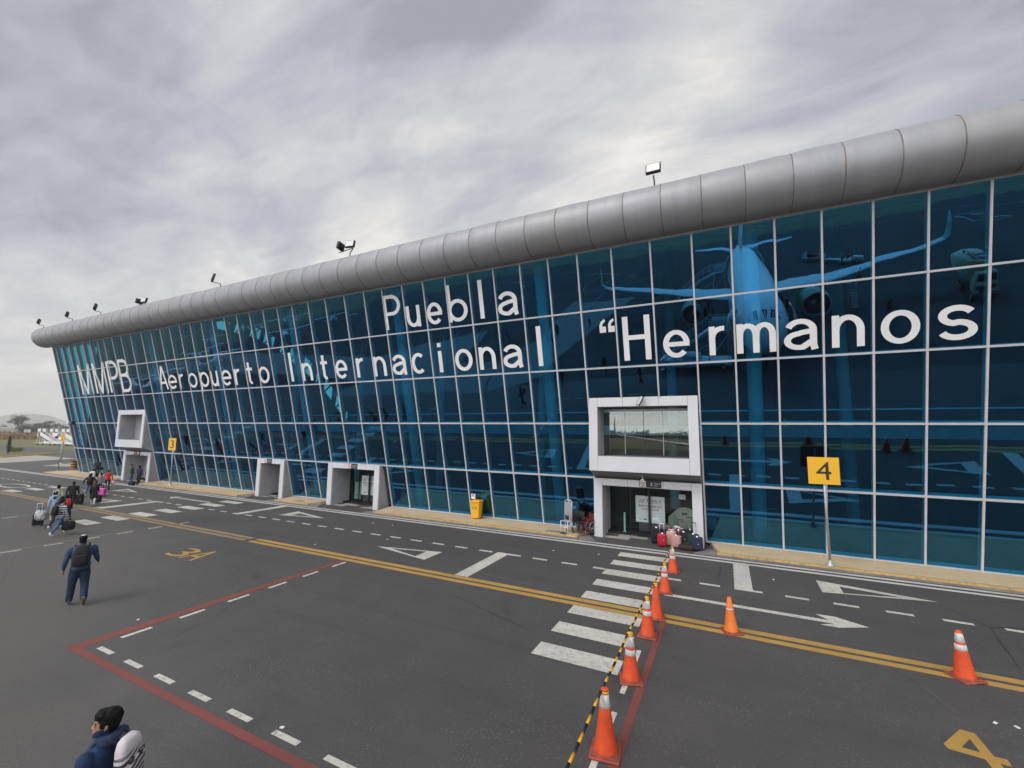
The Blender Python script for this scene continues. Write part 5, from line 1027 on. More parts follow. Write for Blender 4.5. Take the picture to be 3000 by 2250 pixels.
person('person in a black suit standing with the back to the camera at the far door', (-46.9, 20.3, 0), (-.3, 1), 1.66, dict(STAND, bulk=1.12), dict(top=C_['navy'], legs=C_['black'], shoe=C_['black']), 'short', group=G2)
person('person in a green top and blue jeans at the left of the far door', (-48.7, 20.5, 0), (.6, .5), 1.64, STAND, dict(top=C_['green'], legs=C_['jeans'], shoe=C_['white']), 'bun', True, group=G2)
person('person in a brown jacket and pale trousers holding a dark bag at the far door', (-48.1, 21.5, 0), (-.7, -.5), 1.62, STAND, dict(top=C_['brown'], legs=C_['cream'], shoe=C_['black']), 'short', group=G2)
person('person in a bright blue top half hidden at the back of the far door', (-48.9, 22.0, 0), (.3, -.9), 1.70, STAND, dict(top=cloth('bright_blue', (.03, .14, .5)), legs=C_['djeans'], shoe=C_['black']), 'short', group=G2)
softbag(Vector((-46.95, 19.85, 0)), .3, (.5, .35, .36), C_['black'], 'black bag on the ground before the person in the black suit')
# ---------- seen only in the glass
G3 = 'people mirrored in the glass'
w1, at, h, rz = person('person in dark clothes mirrored in the glass near the quotation mark', (-16.3, -18.5, 0), (-.3, .95), 1.7, WALK, dict(top=C_['navy'], legs=C_['black'], shoe=C_['black']), 'short', group=G3, voxel=.02)
for x, y, l in ((-20.3, -17.1, 'person in dark clothes mirrored left of the quotation mark'), (-20.9, -17.6, 'second of two people mirrored left of the quotation mark'), (-10.4, -1.0, 'person in dark clothes mirrored below the letter H'), (-28.3, -15.6, 'person mirrored above the word ending in nal'), (-27.7, -15.9, 'second person mirrored above the word ending in nal'), (-14.2, 1.6, 'person with luggage mirrored above the luggage entrance')): dup(w1, (x, y, 0), random.uniform(-.6, .9), l)
w2, at, h, rz = person('person in light blue clothes mirrored right of the letter l', (-19.8, -12.0, 0), (-.3, .95), 1.65, WALK2, dict(top=C_['blue'], legs=C_['jeans'], shoe=C_['white']), 'long', True, group=G3, voxel=.02); dup(w2, (-20.5, -12.3, 0), .2, 'second light blue person mirrored right of the letter l'); dup(w2, (-20.6, -5.6, 0), .5, 'light blue person mirrored beside the last letter a')
person('worker in a yellow green vest on the service steps mirrored above the letter n', (13.4, -18.2, 2.35), (0, -1), 1.75, STAND, dict(top=C_['hivis'], legs=C_['navy'], shoe=C_['black']), 'short', group='ground crew mirrored in the glass', voxel=.02)
person('worker in an orange vest driving the baggage tractor mirrored in the glass', (18.0, -45.2, .45), (.9, .3), 1.70, STAND, dict(top=C_['orangev'], legs=C_['navy'], shoe=C_['black']), 'short', group='ground crew mirrored in the glass', voxel=.02)
person('worker in an orange vest crouching on the apron mirrored under the wing', (15.1, -14.0, 0), (.3, 1), 1.7, dict(lleg=60, lknee=100, rleg=45, rknee=100, lean=35), dict(top=C_['orangev'], legs=C_['navy'], shoe=C_['black']), 'short', group='ground crew mirrored in the glass', voxel=.02)
# ---------- the luggage waiting at the near entrance
HARD = lambda n, c: mat('shell_' + n, c, .35, var=.06, vscale=6)
suitcase((-2.72, 20.78, 0), .05, .38, .24, .52, HARD('red', (.40, .01, .025)), 'red hard suitcase with a raised silver handle at the front left of the pile', .40, False)
suitcase((-2.36, 21.08, 0), .1, .42, .25, .60, HARD('beige_pink', (.55, .35, .28)), 'beige pink suitcase standing behind the red one', .05)
suitcase((-2.13, 20.84, 0), -.3, .42, .25, .50, HARD('rose', (.47, .27, .25)), 'ribbed rose suitcase with a raised handle, behind the farthest cone', .36)
suitcase((-1.27, 20.78, 0), -.25, .42, .28, .54, C_['navy'], 'navy cloth suitcase at the right end of the pile', 0, False)
softbag((-1.72, 20.70, 0.0), -.1, (.62, .30, .24), cloth('dark_brown', (.035, .018, .018)), 'dark brown duffel bag lying in front of the pile')
suitcase((-3.05, 21.25, 0), .2, .44, .28, .66, C_['black'], 'black suitcase half hidden behind the red one', .36, False)
softbag((-2.66, 21.35, .62), .15, (.62, .34, .26), cloth('slate', (.09, .085, .10)), 'grey holdall lying on top at the back of the pile'); suitcase((-2.62, 21.42, 0), .1, .5, .3, .56, C_['djeans'], 'dark blue suitcase under the grey holdall', 0, False)
suitcase((-2.1, 21.4, 0), .1, .38, .26, .62, HARD('burgundy', (.17, .01, .025)), 'burgundy suitcase at the back between the rose and the black ones', .1, False)
suitcase((-1.86, 21.2, 0), -.1, .40, .26, .60, C_['black'], 'black suitcase in the middle of the pile with white tags', .42, False, DARK)
suitcase((-1.45, 21.1, 0), -.15, .46, .28, .58, cloth('dark_green', (.015, .045, .04)), 'dark green suitcase behind the brown duffel bag', .46, False, DARK)
suitcase((-1.62, 21.55, 0), .1, .42, .28, .66, C_['black'], 'black suitcase with a tall black handle by the right doorpost', .52, False, DARK); suitcase((-2.0, 21.75, 0), .1, .4, .26, .62, C_['navy'], 'navy suitcase at the very back of the pile', .38, False, DARK)

# ================================================================== THE AIRLINER BEHIND THE CAMERA (mirrored in the glass)
JW = mat('aircraft_white', (0.90, 0.90, 0.91), 0.3, var=0.03, vscale=1.0); JG = mat('engine_green', (0.015, 0.22, 0.10), 0.3); JT = mat('teal_paint', (0.02, 0.28, 0.20), 0.35); JD = mat('cockpit_glass', (0.015, 0.018, 0.022), 0.15)
JGREY = mat('wing_grey', (0.78, 0.79, 0.80), 0.4, var=0.05)
J = thing('airliner', 'white twin-engine airliner with green engines mirrored in the glass beside the large word', 'aircraft', (3.2, 4.3, 0)); J.scale = (1.03, 1.03, 1.03)
FU = [(0, 3.05, .05), (.25, 3.08, .45), (.8, 3.18, .92), (1.6, 3.36, 1.36), (2.6, 3.55, 1.68), (3.8, 3.68, 1.88), (5.2, 3.75, 1.97), (30.0, 3.75, 1.975), (33, 3.9, 1.85), (36.5, 4.3, 1.45), (40, 4.75, .92), (42.8, 5.1, .48), (44.3, 5.25, .2), (44.5, 5.27, .05)]
def fu(a):
    for (a0, z0, r0), (a1, z1, r1) in zip(FU, FU[1:]):
        if a0 <= a <= a1: t = (a - a0) / (a1 - a0); return z0 + (z1 - z0) * t, r0 + (r1 - r0) * t
    return FU[-1][1:]
def fp(a, th, dr=0.0): z, r = fu(a); return ((r + dr) * math.cos(R(th)), -a, z + (r + dr) * 1.03 * math.sin(R(th)))
m = MB(); m.loft([[fp(a, 10 * k) for k in range(36)] for a in (0, .1, .25, .5, .8, 1.2, 1.6, 2.1, 2.6, 3.2, 3.8, 4.5, 5.2, 12, 20, 27, 30, 31.5, 33, 34.8, 36.5, 38.2, 40, 41.4, 42.8, 43.7, 44.3, 44.5)], JW); fus = m.build('fuselage', J)
m = MB()
for k in range(6):
    t0, t1 = 28 + 21 * k, 28 + 21 * k + 19; f = lambda t: abs(t - 90) / 62
    m.add([fp(1.55 + .9 * f(t0) ** 2, t0, .012), fp(1.55 + .9 * f(t1) ** 2, t1, .012), fp(2.45 + .65 * f(t1) ** 2, t1, .012), fp(2.45 + .65 * f(t0) ** 2, t0, .012)], [(0, 1, 2, 3)], JD)
m.build('cockpit_window', fus, False)
for sx in (0, 180):
    m = MB()
    for k in range(48):
        a = 7 + .52 * k
        if 17.5 < a < 18.3: continue
        t0, t1 = (12, 22) if sx == 0 else (168, 158); m.add([fp(a, t0, .008), fp(a + .25, t0, .008), fp(a + .25, t1, .008), fp(a, t1, .008)], [(0, 1, 2, 3)], JD)
    m.build('cabin_windows', fus, False)
def foil(le, y, z, ch, th, n=12): return [(y, -(le + ch * (.5 - .5 * math.cos(2 * math.pi * k / n))), z + th * ch * .5 * math.sin(2 * math.pi * k / n) * (1 - .35 * (.5 - .5 * math.cos(2 * math.pi * k / n)))) for k in range(n)]
for s in (1, -1):
    m = MB(); m.loft([foil(16.0, s * .8, 2.75, 7.4, .13), foil(16.9, s * 1.95, 2.85, 6.6, .12), foil(19.4, s * 6.4, 3.35, 3.95, .115), foil(22.4, s * 12, 4.0, 2.7, .11), foil(24.7, s * 16.6, 4.55, 1.7, .11), foil(25.2, s * 17.3, 4.75, 1.5, .11)], JGREY); wg = m.build('wing', J)
    def vfoil(le, y, z, ch, th, n=12): return [(y + th * ch * .5 * math.sin(2 * math.pi * k / n), -(le + ch * (.5 - .5 * math.cos(2 * math.pi * k / n))), z) for k in range(n)]
    m = MB(); m.loft([foil(25.2, s * 17.3, 4.752, 1.5, .1), vfoil(25.5, s * 17.72, 5.1, 1.3, .1), vfoil(26.1, s * 17.88, 6.0, .95, .09), vfoil(26.9, s * 17.98, 7.15, .5, .08)], JT); m.build('winglet', wg)
    m = MB(); c = (s * 5.75, 0, 1.95); yy = lambda a: -(15.4 + a)
    def nr(a, r): return [(c[0] + r * math.cos(2 * math.pi * k / 28), yy(a), c[2] + r * math.sin(2 * math.pi * k / 28)) for k in range(28)]
    m.loft([nr(.18, 1.0), nr(.05, 1.02), nr(0, 1.08), nr(.06, 1.14)], SILVER, False); m.loft([nr(.06, 1.14), nr(.6, 1.24), nr(1.6, 1.27), nr(2.8, 1.16), nr(3.6, 1.0), nr(3.9, .9)], JG, False); m.loft([nr(.18, 1.0), nr(1.0, .96), nr(1.05, .02)], DARK, False); m.loft([nr(3.0, .62), nr(4.6, .40), nr(5.2, .1)], SILVER); m.loft([nr(.75, .03), nr(.95, .16), nr(1.04, .26)], JW); m.build('engine', J)
    m = MB(); m.extr([(s * 5.65, -16.3, 3.0), (s * 5.65, -17.6, 3.35), (s * 5.65, -22.4, 3.35), (s * 5.65, -20.6, 2.85)], (.2, 0, 0), JW); m.build('pylon', J)
    m = MB(); m.loft([foil(37.9, s * .3, 5.0, 4.2, .10), foil(40.8, s * 6.2, 5.75, 1.5, .09)], JW); m.build('tailplane', J)
    m = MB(); m.tube([(s * 3.8, -22.3, .5), (s * 3.8, -22.3, 2.9)], .13, GALV)
    for dx_ in (-.45, .45): wheel(m, (s * 3.8 + dx_, -22.3, .57), .57, .38)
    m.build('main_gear', J)
def vf(le, z, ch, th, n=12): return [(th * ch * .5 * math.sin(2 * math.pi * k / n), -(le + ch * (.5 - .5 * math.cos(2 * math.pi * k / n))), z) for k in range(n)]
m = MB(); m.loft([vf(33.6, 5.5, 8.2, .05), vf(35.8, 6.4, 6.3, .09), vf(40.3, 11.76, 2.3, .09)], JW); m.build('tail_fin', J)
m = MB(); m.tube([(0, -5.1, .4), (0, -5.1, 2.2)], .1, GALV); [wheel(m, (dx_, -5.1, .4), .4, .22) for dx_ in (-.26, .26)]; m.build('nose_gear', J)
for a, s, fwd in ((5.0, 0, 1.05), (33.8, 0, 1.0), (4.6, 180, 1.05), (33.8, 180, 1.0)):   # doors swung open forward, and the dark doorway behind
    m = MB(); th = [-14 + 9 * k for k in range(6)]; T_ = lambda q: q if s == 0 else 180 - q
    m.add([p for q in th for p in (fp(a, T_(q), .012), fp(a + .85, T_(q), .012))], [(2 * k, 2 * k + 1, 2 * k + 3, 2 * k + 2) for k in range(5)], BLACK); m.build('doorway', J, False)
    m = MB(); pts_ = []
    for q in th:
        x, y, z = fp(a - fwd, T_(q), .55); x2, y2, z2 = fp(a - fwd + .85, T_(q), .50); pts_ += [Vector((x, y, z)), Vector((x2, y2, z2))]
    inn = [p - Vector((.09 if s == 0 else -.09, 0, 0)) for p in pts_]; F = [(2 * k, 2 * k + 1, 2 * k + 3, 2 * k + 2) for k in range(5)]
    m.add(pts_ + inn, F + [tuple(12 + i for i in reversed(f)) for f in F] + [(0, 2, 14, 12), (2, 4, 16, 14), (4, 6, 18, 16), (6, 8, 20, 18), (8, 10, 22, 20), (1, 13, 15, 3), (3, 15, 17, 5), (5, 17, 19, 7), (7, 19, 21, 9), (9, 21, 23, 11), (0, 12, 13, 1), (10, 11, 23, 22)], JW); m.build('door', J)

def airstair(label, loc, rz, top=3.4, group=None, white=WHITE, plat=1.7, solid=False):
    t = thing('airstair', label, 'airstair', loc, rz, group); L = top * 1.38; W = 1.45; N_ = int(top / .2)
    m = MB(); m.bbox((-plat * .0 - L, -W / 2 - .1, .45), (plat, W / 2 + .1, .62), white); m.bbox((-L * .55, -W / 2, .62), (-L * .2, W / 2, 1.0), white); m.build('chassis', t)
    m = MB()
    for k in range(N_): f = (k + .5) / N_; m.bbox((-L * (1 - f) - .15, -W / 2 + .06, top * f - .03), (-L * (1 - f) + .15, W / 2 - .06, top * f), GALV)
    for sy in (-1, 1): m.extr([(-L - .1, sy * (W / 2) - .03, .5), (-L + .25, sy * (W / 2) - .03, .5), (.05, sy * (W / 2) - .03, top - .28), (.05, sy * (W / 2) - .03, top + .03)], (0, .06, 0), white)
    m.build('stair_flight', t)
    m = MB(); m.bbox((.06, -W / 2, top - .12), (plat, W / 2, top), GALV); m.build('platform', t)
    for sy in (-1, 1):
        y = sy * (W / 2 - .02)
        if solid: m = MB(); m.extr([(-L + .3, sy * (W / 2) - .035, .5), (-L * .72, sy * (W / 2) - .035, .5), (.05, sy * (W / 2) - .035, top - .95), (.05, sy * (W / 2) - .035, top - .27)], (0, .07, 0), white); m.build('side_panel', t)
        m = MB(); m.tube([(-L - .05, y, .6), (-L - .05, y, 1.35), (0, y, top + 1.1), (plat, y, top + 1.1), (plat, y, top)], .028, white, 8); m.tube([(-L - .05, y, 1.0), (0, y, top + .6), (plat, y, top + .6)], .02, white, 8)
        for k in range(7): f = k / 6.5; m.tube([(-L * (1 - f), y, .5 + top * f * .9), (-L * (1 - f), y, 1.3 + (top - .25) * f)], .018, white, 6)
        m.bbox((.1, y - .01, top + .12), (plat - .05, y + .01, top + .95), white); m.build('handrail', t)
        m = MB(); m.tube([(0, y, .6), (.1, y, top - .1)], .05, white, 8); m.tube([(plat - .1, y, .6), (plat - .1, y, top - .1)], .05, white, 8); m.tube([(0, y, .7), (plat - .1, y, top - .3)], .03, white, 8); m.tube([(-L * .5, y, .6), (0, y, top * .55)], .03, white, 8); m.build('support_leg', t)
        for x in (-L * .8, plat * .6): w_ = MB(); wheel(w_, (x, sy * (W / 2 + .02), .3), .3, .2, 'y'); w_.build('wheel', t)
    return t
a1 = airstair('white passenger stairs with railings against the front door of the mirrored airliner', (-.62, -1.02, 0), R(11)); a1.scale = (1, 1, 1)
airstair('white passenger stairs at the rear door of the mirrored airliner', (-.7, -30.6, 0), R(4), 3.4)
# fuel truck, baggage tractor and carts, steps
t = thing('fuel_truck', 'cream fuel truck with a railed tank top mirrored behind the letter s', 'fuel truck', (21.9, -14.6, 0), R(10)); TC = mat('truck_cream', (0.50, 0.44, 0.27), .5, var=.08); 
m = MB(); m.loft([[(x, y, z) for x, z in ((-1.1, .75), (1.1, .75), (1.1, 1.75), (.95, 2.0), (-.95, 2.0), (-1.1, 1.75))] for y in (0, -.05)] , TC); m.loft([[(x * k, y, z) for x, z in ((-1.15, .8), (1.15, .8), (1.15, 1.8), (1.05, 2.75), (-1.05, 2.75), (-1.15, 1.8))] for y, k in ((-.25, .98), (-1.9, 1.0))], TC, True, False); m.build('cab', t)
m = MB(); m.add([(-.98, -.235, 1.85), (.98, -.235, 1.85), (.92, -.245, 2.6), (-.92, -.245, 2.6)], [(0, 1, 2, 3)], JD); m.build('windscreen', t, False)
m = MB(); m.bbox((-1.0, .005, .98), (1.0, .02, 1.6), DARK); [m.bbox((x - .18, .02, 1.0), (x + .18, .05, 1.25), MATS['lamp_glass']) for x in (-.95, .95)]; m.bbox((-.6, .022, 1.3), (.6, .03, 1.55), RED); m.build('grille', t)
m = MB(); m.bbox((-1.2, .06, .45), (1.2, .2, .8), DARK); m.bbox((-.9, -9.0, .7), (.9, -2.0, .95), DARK); m.build('chassis', t)
m = MB(); m.loft([[(1.25 * math.copysign(abs(math.cos(a)) ** .6, math.cos(a)), y, 2.15 + 1.05 * math.copysign(abs(math.sin(a)) ** .7, math.sin(a))) for a in [2 * math.pi * i / 24 for i in range(24)]] for y in (-2.3, -9.0)], TC); m.build('tank', t)
m = MB(); [m.tube([(sx * .8, -2.5, 3.2), (sx * .8, -2.5, 3.6), (sx * .8, -6.5, 3.6), (sx * .8, -6.5, 3.2)], .07, TC, 8) for sx in (-1, 1)]; m.bbox((-.7, -6.4, 3.2), (.7, -2.6, 3.24), DARK); [m.lathe([(.3, 3.2), (.32, 3.4), (.1, 3.45)], GALV, (0, y, 0)) for y in (-3.4, -5.0)]; m.bbox((-1.3, -2.15, 2.9), (1.3, -1.8, 3.2), TC); m.build('catwalk', t)
for y in (-.9, -5.8, -7.2):
    for sx in (-1, 1): m = MB(); wheel(m, (sx * 1.05, y, .5), .5, .35); m.build('wheel', t)
t = thing('baggage_tractor', 'small white baggage tractor mirrored above the right wing', 'tractor', (18.4, -45.0, 0), R(-65)); m = MB(); m.rbox((0, .9, .7), (1.4, 1.3, .6), WHITE, .08); m.rbox((0, -.5, .5), (1.4, 1.6, .35), WHITE, .06); m.rbox((0, -1.0, .9), (1.2, .15, .6), DARK, .05); m.tube([(.2, .2, .9), (.2, 0, 1.15)], .03, DARK); m.build('body', t)
for sx in (-1, 1):
    for y in (-.8, .9): m = MB(); wheel(m, (sx * .6, y, .32), .32, .22); m.build('wheel', t)
    m = MB(); m.rbox((sx * .45, 1.56, .75), (.2, .05, .14), MATS['lamp_glass'], .02); m.build('headlight', t)
def cart(loc, rz, label):
    t = thing('baggage_cart', label, 'baggage cart', loc, rz, 'baggage carts behind the tractor'); m = MB(); m.bbox((-1.3, -.75, .45), (1.3, .75, .55), GALV); m.tube([(-1.3, 0, .4), (-2.1, 0, .35)], .05, DARK); m.build('deck', t)
    m = MB(); [m.tube([(x, -.7, .55), (x, -.7, 1.5), (x, .7, 1.5), (x, .7, .55)], .035, WHITE, 8) for x in (-1.25, 1.25)]; m.bbox((-1.28, -.7, .6), (-1.24, .7, 1.5), WHITE); m.build('end_frame', t)
    for x in (-.9, .9):
        for sy in (-1, 1): m = MB(); wheel(m, (x, sy * .6, .25), .25, .15, 'y'); m.build('wheel', t)
    return t
c1 = cart((14.0, -49.0, 0), R(25), 'baggage cart loaded with cases, mirrored left of the tractor'); dup(c1, (16.6, -47.6, 0), R(28), 'baggage cart coupled behind the mirrored tractor')
for k in range(4): suitcase((13.4 + .42 * k, -49.2 + .2 * k, .55), .4, .4, .6, .55 - .08 * (k % 2), (C_['black'], C_['navy'], C_['grey'], C_['lgrey'])[k], ('black', 'navy', 'grey', 'pale grey')[k] + ' case on the baggage cart mirrored in the glass', 0, False, tag_m=False, group='cases on the baggage cart')
t = thing('service_steps', 'tall narrow service steps mirrored above the letter n', 'steps', (13.4, -18.4, 0), 0)
m = MB(); [m.bbox((-.35, 1.5 - .16 * k, .23 * k + .1), (.35, 1.7 - .16 * k, .23 * k + .13), GALV) for k in range(10)]; m.bbox((-.4, -.6, 2.3), (.4, .3, 2.35), GALV); m.build('treads', t)
m = MB(); [m.tube([(sx * .38, 1.75, .1), (sx * .38, .1, 2.4), (sx * .38, .1, 3.3), (sx * .38, -.6, 3.3), (sx * .38, -.6, .1)], .03, GALV, 8) for sx in (-1, 1)]; m.build('rail', t)
# light aircraft parked across the apron
def light_plane(loc, rz, label):
    t = thing('light_aircraft', label, 'aircraft', loc, rz, 'light aircraft parked across the apron'); S = lambda r, y, z, k=1.0: [(r * math.cos(2 * math.pi * i / 14), y, z + r * k * math.sin(2 * math.pi * i / 14)) for i in range(14)]
    m = MB(); m.loft([S(.12, 2.0, 1.2), S(.42, 1.8, 1.2), S(.52, 1.0, 1.25), S(.6, .2, 1.4, 1.15), S(.55, -.9, 1.4, 1.1), S(.3, -2.6, 1.35), S(.12, -5.0, 1.5)], WHITE); m.build('fuselage', t)
    m = MB(); m.loft([[(x, .55 - .75 * (1 - math.cos(2 * math.pi * k / 12)), 2.12 + abs(x) * .03 + .1 * math.sin(2 * math.pi * k / 12)) for k in range(12)] for x in (-5.4, 0, 5.4)], WHITE); m.build('wing', t)
    m = MB(); m.loft([[(x, -4.5 - .4 * (1 - math.cos(2 * math.pi * k / 10)), 1.55 + .04 * math.sin(2 * math.pi * k / 10)) for k in range(10)] for x in (-1.7, 1.7)], WHITE); m.extr([(-.04, -4.2, 1.5), (-.04, -4.9, 2.7), (-.04, -5.5, 2.7), (-.04, -5.3, 1.5)], (.08, 0, 0), WHITE); m.build('tail', t)
    m = MB(); m.loft([S(.53, .95, 1.42), S(.56, .55, 1.62, .95)], JD); m.build('windscreen', t)
    m = MB(); m.box((0, 2.06, 1.2), (.1, .04, 1.8), DARK); m.build('propeller', t)
    m = MB(); [m.tube([(sx * .3, -.1, 1.0), (sx * 1.1, -.1, .25)], .05, WHITE, 6) for sx in (-1, 1)]; [wheel(m, (sx * 1.1, -.1, .2), .2, .12) for sx in (-1, 1)]; m.tube([(0, 1.6, 1.0), (0, 1.6, .25)], .04, DARK, 6); wheel(m, (0, 1.6, .18), .18, .1); m.build('landing_gear', t); return t
lp = light_plane((-103, -55, 0), R(150), 'white light aircraft mirrored at the right end of the parked row')
for x, y, l in ((-105.5, -41.5, 'white light aircraft mirrored just below the right end of the row'), (-139, -69, 'white light aircraft mirrored at the top of the parked row'), (-144.5, -61, 'white light aircraft mirrored in the second line of the row'), (-143.5, -43, 'white light aircraft mirrored near the left of the row'), (-121, -27, 'white light aircraft mirrored above the word starting with A'), (-103, -19, 'white light aircraft mirrored nearest to the airport code'), (-106, -6, 'white light aircraft mirrored beside the airport code')):
    dup(lp, (x, y, 0), R(random.uniform(120, 175)), l, None, (1.15, 1.15, 1.15))

# ================================================================== FAR SCENERY
LEAF = [mat('leaf_%s' % n, c, .8, var=.35, vscale=3) for n, c in (('dark', (0.042, 0.060, 0.030)), ('mid', (0.062, 0.085, 0.036)), ('olive', (0.085, 0.095, 0.038)))]
BARK = mat('bark', (0.10, 0.08, 0.06), .9, var=.3)
def leaves(mb, c, r, n, size, rnd, mats_, flatk=.75):
    for _ in range(n):
        d = Vector((rnd.gauss(0, 1), rnd.gauss(0, 1), rnd.gauss(0, 1))).normalized() * (rnd.random() ** .45); p = Vector(c) + Vector((d.x * r, d.y * r, d.z * r * flatk))
        u = Vector((rnd.gauss(0, 1), rnd.gauss(0, 1), rnd.gauss(0, .6))).normalized(); v = u.cross(Vector((rnd.gauss(0, 1), rnd.gauss(0, 1), rnd.gauss(0, 1)))).normalized(); s = size * rnd.uniform(.6, 1.3)
        mb.add([p - u * s, p - v * s * .5, p + u * s, p + v * s * .5], [(0, 1, 2, 3)], mats_[rnd.randrange(len(mats_))])
def tree(loc, h, w_, label, seed, mats_, clumps=14, leafn=90, bare=.35, group='trees beyond the field', name='tree'):
    rnd = random.Random(seed); t = thing(name, label, 'tree', loc, rnd.uniform(0, 6), group)
    m = MB(); top = h * .62; m.tube([(0, 0, 0), (h * .02, 0, top * .5), (-h * .01, h * .02, top), (0, 0, h * .85)], [h * .035, h * .026, h * .018, h * .006], BARK, 8); cr_ = MB()
    for k in range(clumps):
        a = rnd.uniform(0, 6.28); rr = w_ / 2 * rnd.uniform(.1, .95); z = h * rnd.uniform(bare + .08, .93); rr *= (1 - max(0, (z / h - .6)) * 1.3); c = (rr * math.cos(a), rr * math.sin(a), z)
        m.tube([(0, 0, h * rnd.uniform(.25, .55)), (c[0] * .5, c[1] * .5, z * .85), c], [h * .014, h * .009, h * .003], BARK, 5); leaves(cr_, c, w_ * rnd.uniform(.13, .25), int(leafn * 1.7), w_ * .026, rnd, mats_)
    m.build('trunk', t); cr_.build('crown', t, False); return t
def polar(az, d): return (d * math.sin(R(az)), d * math.cos(R(az)))
def P3(az, d, z=-.03): x, y = polar(az, d); return (x, y, z)
tree(P3(-75.05, 560), 14.5, 15, 'wide spreading dark tree standing highest on the left, in front of the hill', 3, LEAF[:2], 20, 80, .42)
tree(P3(-74.1, 540), 8.5, 13, 'low broad green tree right of the spreading tree', 8, LEAF, 18, 90, .1); tree(P3(-73.72, 560), 8.8, 9, 'rounded green tree between two broader ones above the stairs', 12, LEAF, 16, 90, .1)
tree(P3(-73.15, 520), 10.6, 11, 'tall rounded dark tree above the white stairs', 21, LEAF[:2], 18, 90, .12); tree(P3(-72.75, 530), 8.2, 9, 'dark tree to the right of the tall rounded one', 25, LEAF[:2], 15, 90, .1)
tree(P3(-72.25, 560), 7.6, 8, 'loose dark tree close to the edge of the building', 31, LEAF[:2], 14, 80, .15); tree(P3(-71.8, 560), 7.4, 9, 'dark tree partly behind the edge of the building', 33, LEAF[:2], 14, 80, .1)
tree(P3(-75.85, 620), 7.5, 6, 'small round dark tree at the left edge above the long white building', 41, LEAF[:2], 12, 80, .2); tree(P3(-74.65, 500), 6.6, 12, 'low spreading bushy tree right of the long white building', 44, LEAF, 16, 90, .02); tree(P3(-74.4, 490), 5.2, 9, 'low bushy tree behind the white board', 46, LEAF, 14, 80, .02)
m = MB(); rnd = random.Random(6)
for k in range(46): az = -77.5 + 6.5 * k / 45; x, y, _ = P3(az, rnd.uniform(640, 760)); leaves(m, (x, y, 2.0), rnd.uniform(4.5, 8.5), 60, .9, rnd, LEAF[:2], .5)
tag(m.build('far_hedgerow', None, False), 'dark far hedgerow along the edge of the field', 'hedgerow', kind='stuff')
m = MB(); rnd = random.Random(16)
for k in range(190): x = -330 + 3.6 * k; leaves(m, (x, -420 + rnd.uniform(-40, 30), 2.5), rnd.uniform(5, 8.5), 90, 1.5, rnd, LEAF[:2], rnd.uniform(.5, .95))
tag(m.build('far_woods', None, False), 'distant dark woods across the airfield mirrored in the bay window', 'woods', kind='stuff')
m = MB(); rnd = random.Random(26)
for k in range(60): az = -78 + 7.5 * rnd.random(); x, y, _ = P3(az, rnd.uniform(470, 560)); leaves(m, (x, y, .6), rnd.uniform(2, 4), 26, .5, rnd, LEAF, .5)
tag(m.build('scrub', None, False), 'low green scrub below the far trees', 'scrub', kind='stuff')
def strip(name, a0, a1, d0, d1, mt_, z): m = MB(); n = 12; rnd = random.Random(len(name)); m.add([(*polar(a0 + (a1 - a0) * i / n, d0 * (1 + .02 * rnd.uniform(-1, 1))), z) for i in range(n + 1)] + [(*polar(a0 + (a1 - a0) * i / n, d1), z) for i in range(n + 1)], [(i, i + 1, n + 2 + i, n + 1 + i) for i in range(n)], mt_); return tag(m.build(name, None, False), kind='structure')
strip('dry_field', -80, -66, 262, 640, DRY, .0)
m = MB(); rnd = random.Random(2)      # tufts of tall dry grass
for k in range(2600):
    az, d = -78 + 8 * rnd.random(), 262 + 240 * rnd.random() ** 1.5; x, y = polar(az, d); s = rnd.uniform(.5, 1.2); h_ = rnd.uniform(.5, 1.3); a = rnd.uniform(0, 3.14); m.add([(x - s * math.cos(a), y - s * math.sin(a), 0), (x + s * math.cos(a), y + s * math.sin(a), 0), (x + s * .7 * math.cos(a), y + s * .7 * math.sin(a), h_), (x - s * .8 * math.cos(a), y - s * .8 * math.sin(a), h_ * .8)], [(0, 1, 2, 3)], DRY)
tag(m.build('tall_dry_grass', None, False), 'tall dry brown grass of the far field', 'grass', kind='stuff')
isl = MB(); IP = [(-105.6, 26.6), (-108.5, 29.5), (-112.5, 34.2), (-115.4, 36.9), (-121, 36.6), (-129, 35.2), (-140, 33.0), (-152, 28.0), (-140, 25.0), (-118, 25.2)]
isl.prism(IP, -.02, .08, GRASS); struct('grass_island', isl)
kb = MB()
for a, b in zip(IP[-2:] + IP[:4], (IP[-2:] + IP[:4])[1:]):
    a, b = Vector(a), Vector(b); d = (b - a).normalized(); n_ = Vector((d.y, -d.x)); kb.prism([tuple(a), tuple(b), tuple(b + n_ * .35), tuple(a + n_ * .35)], -.02, .16, YKERB)
struct('island_kerb', kb)
t = thing('cypress', 'slim dark cypress on the grass island at the left edge', 'tree', (-117.3, 30.6, .08)); m = MB(); m.tube([(0, 0, 0), (0, 0, 3.0)], [.08, .02], BARK, 6); m.build('trunk', t); m = MB(); rnd = random.Random(9); [leaves(m, (0, 0, .55 + .23 * k), .38 * (1 - abs(k - 4) / 11), 60, .10, rnd, LEAF[:1], 1.0) for k in range(12)]; m.build('crown', t, False)
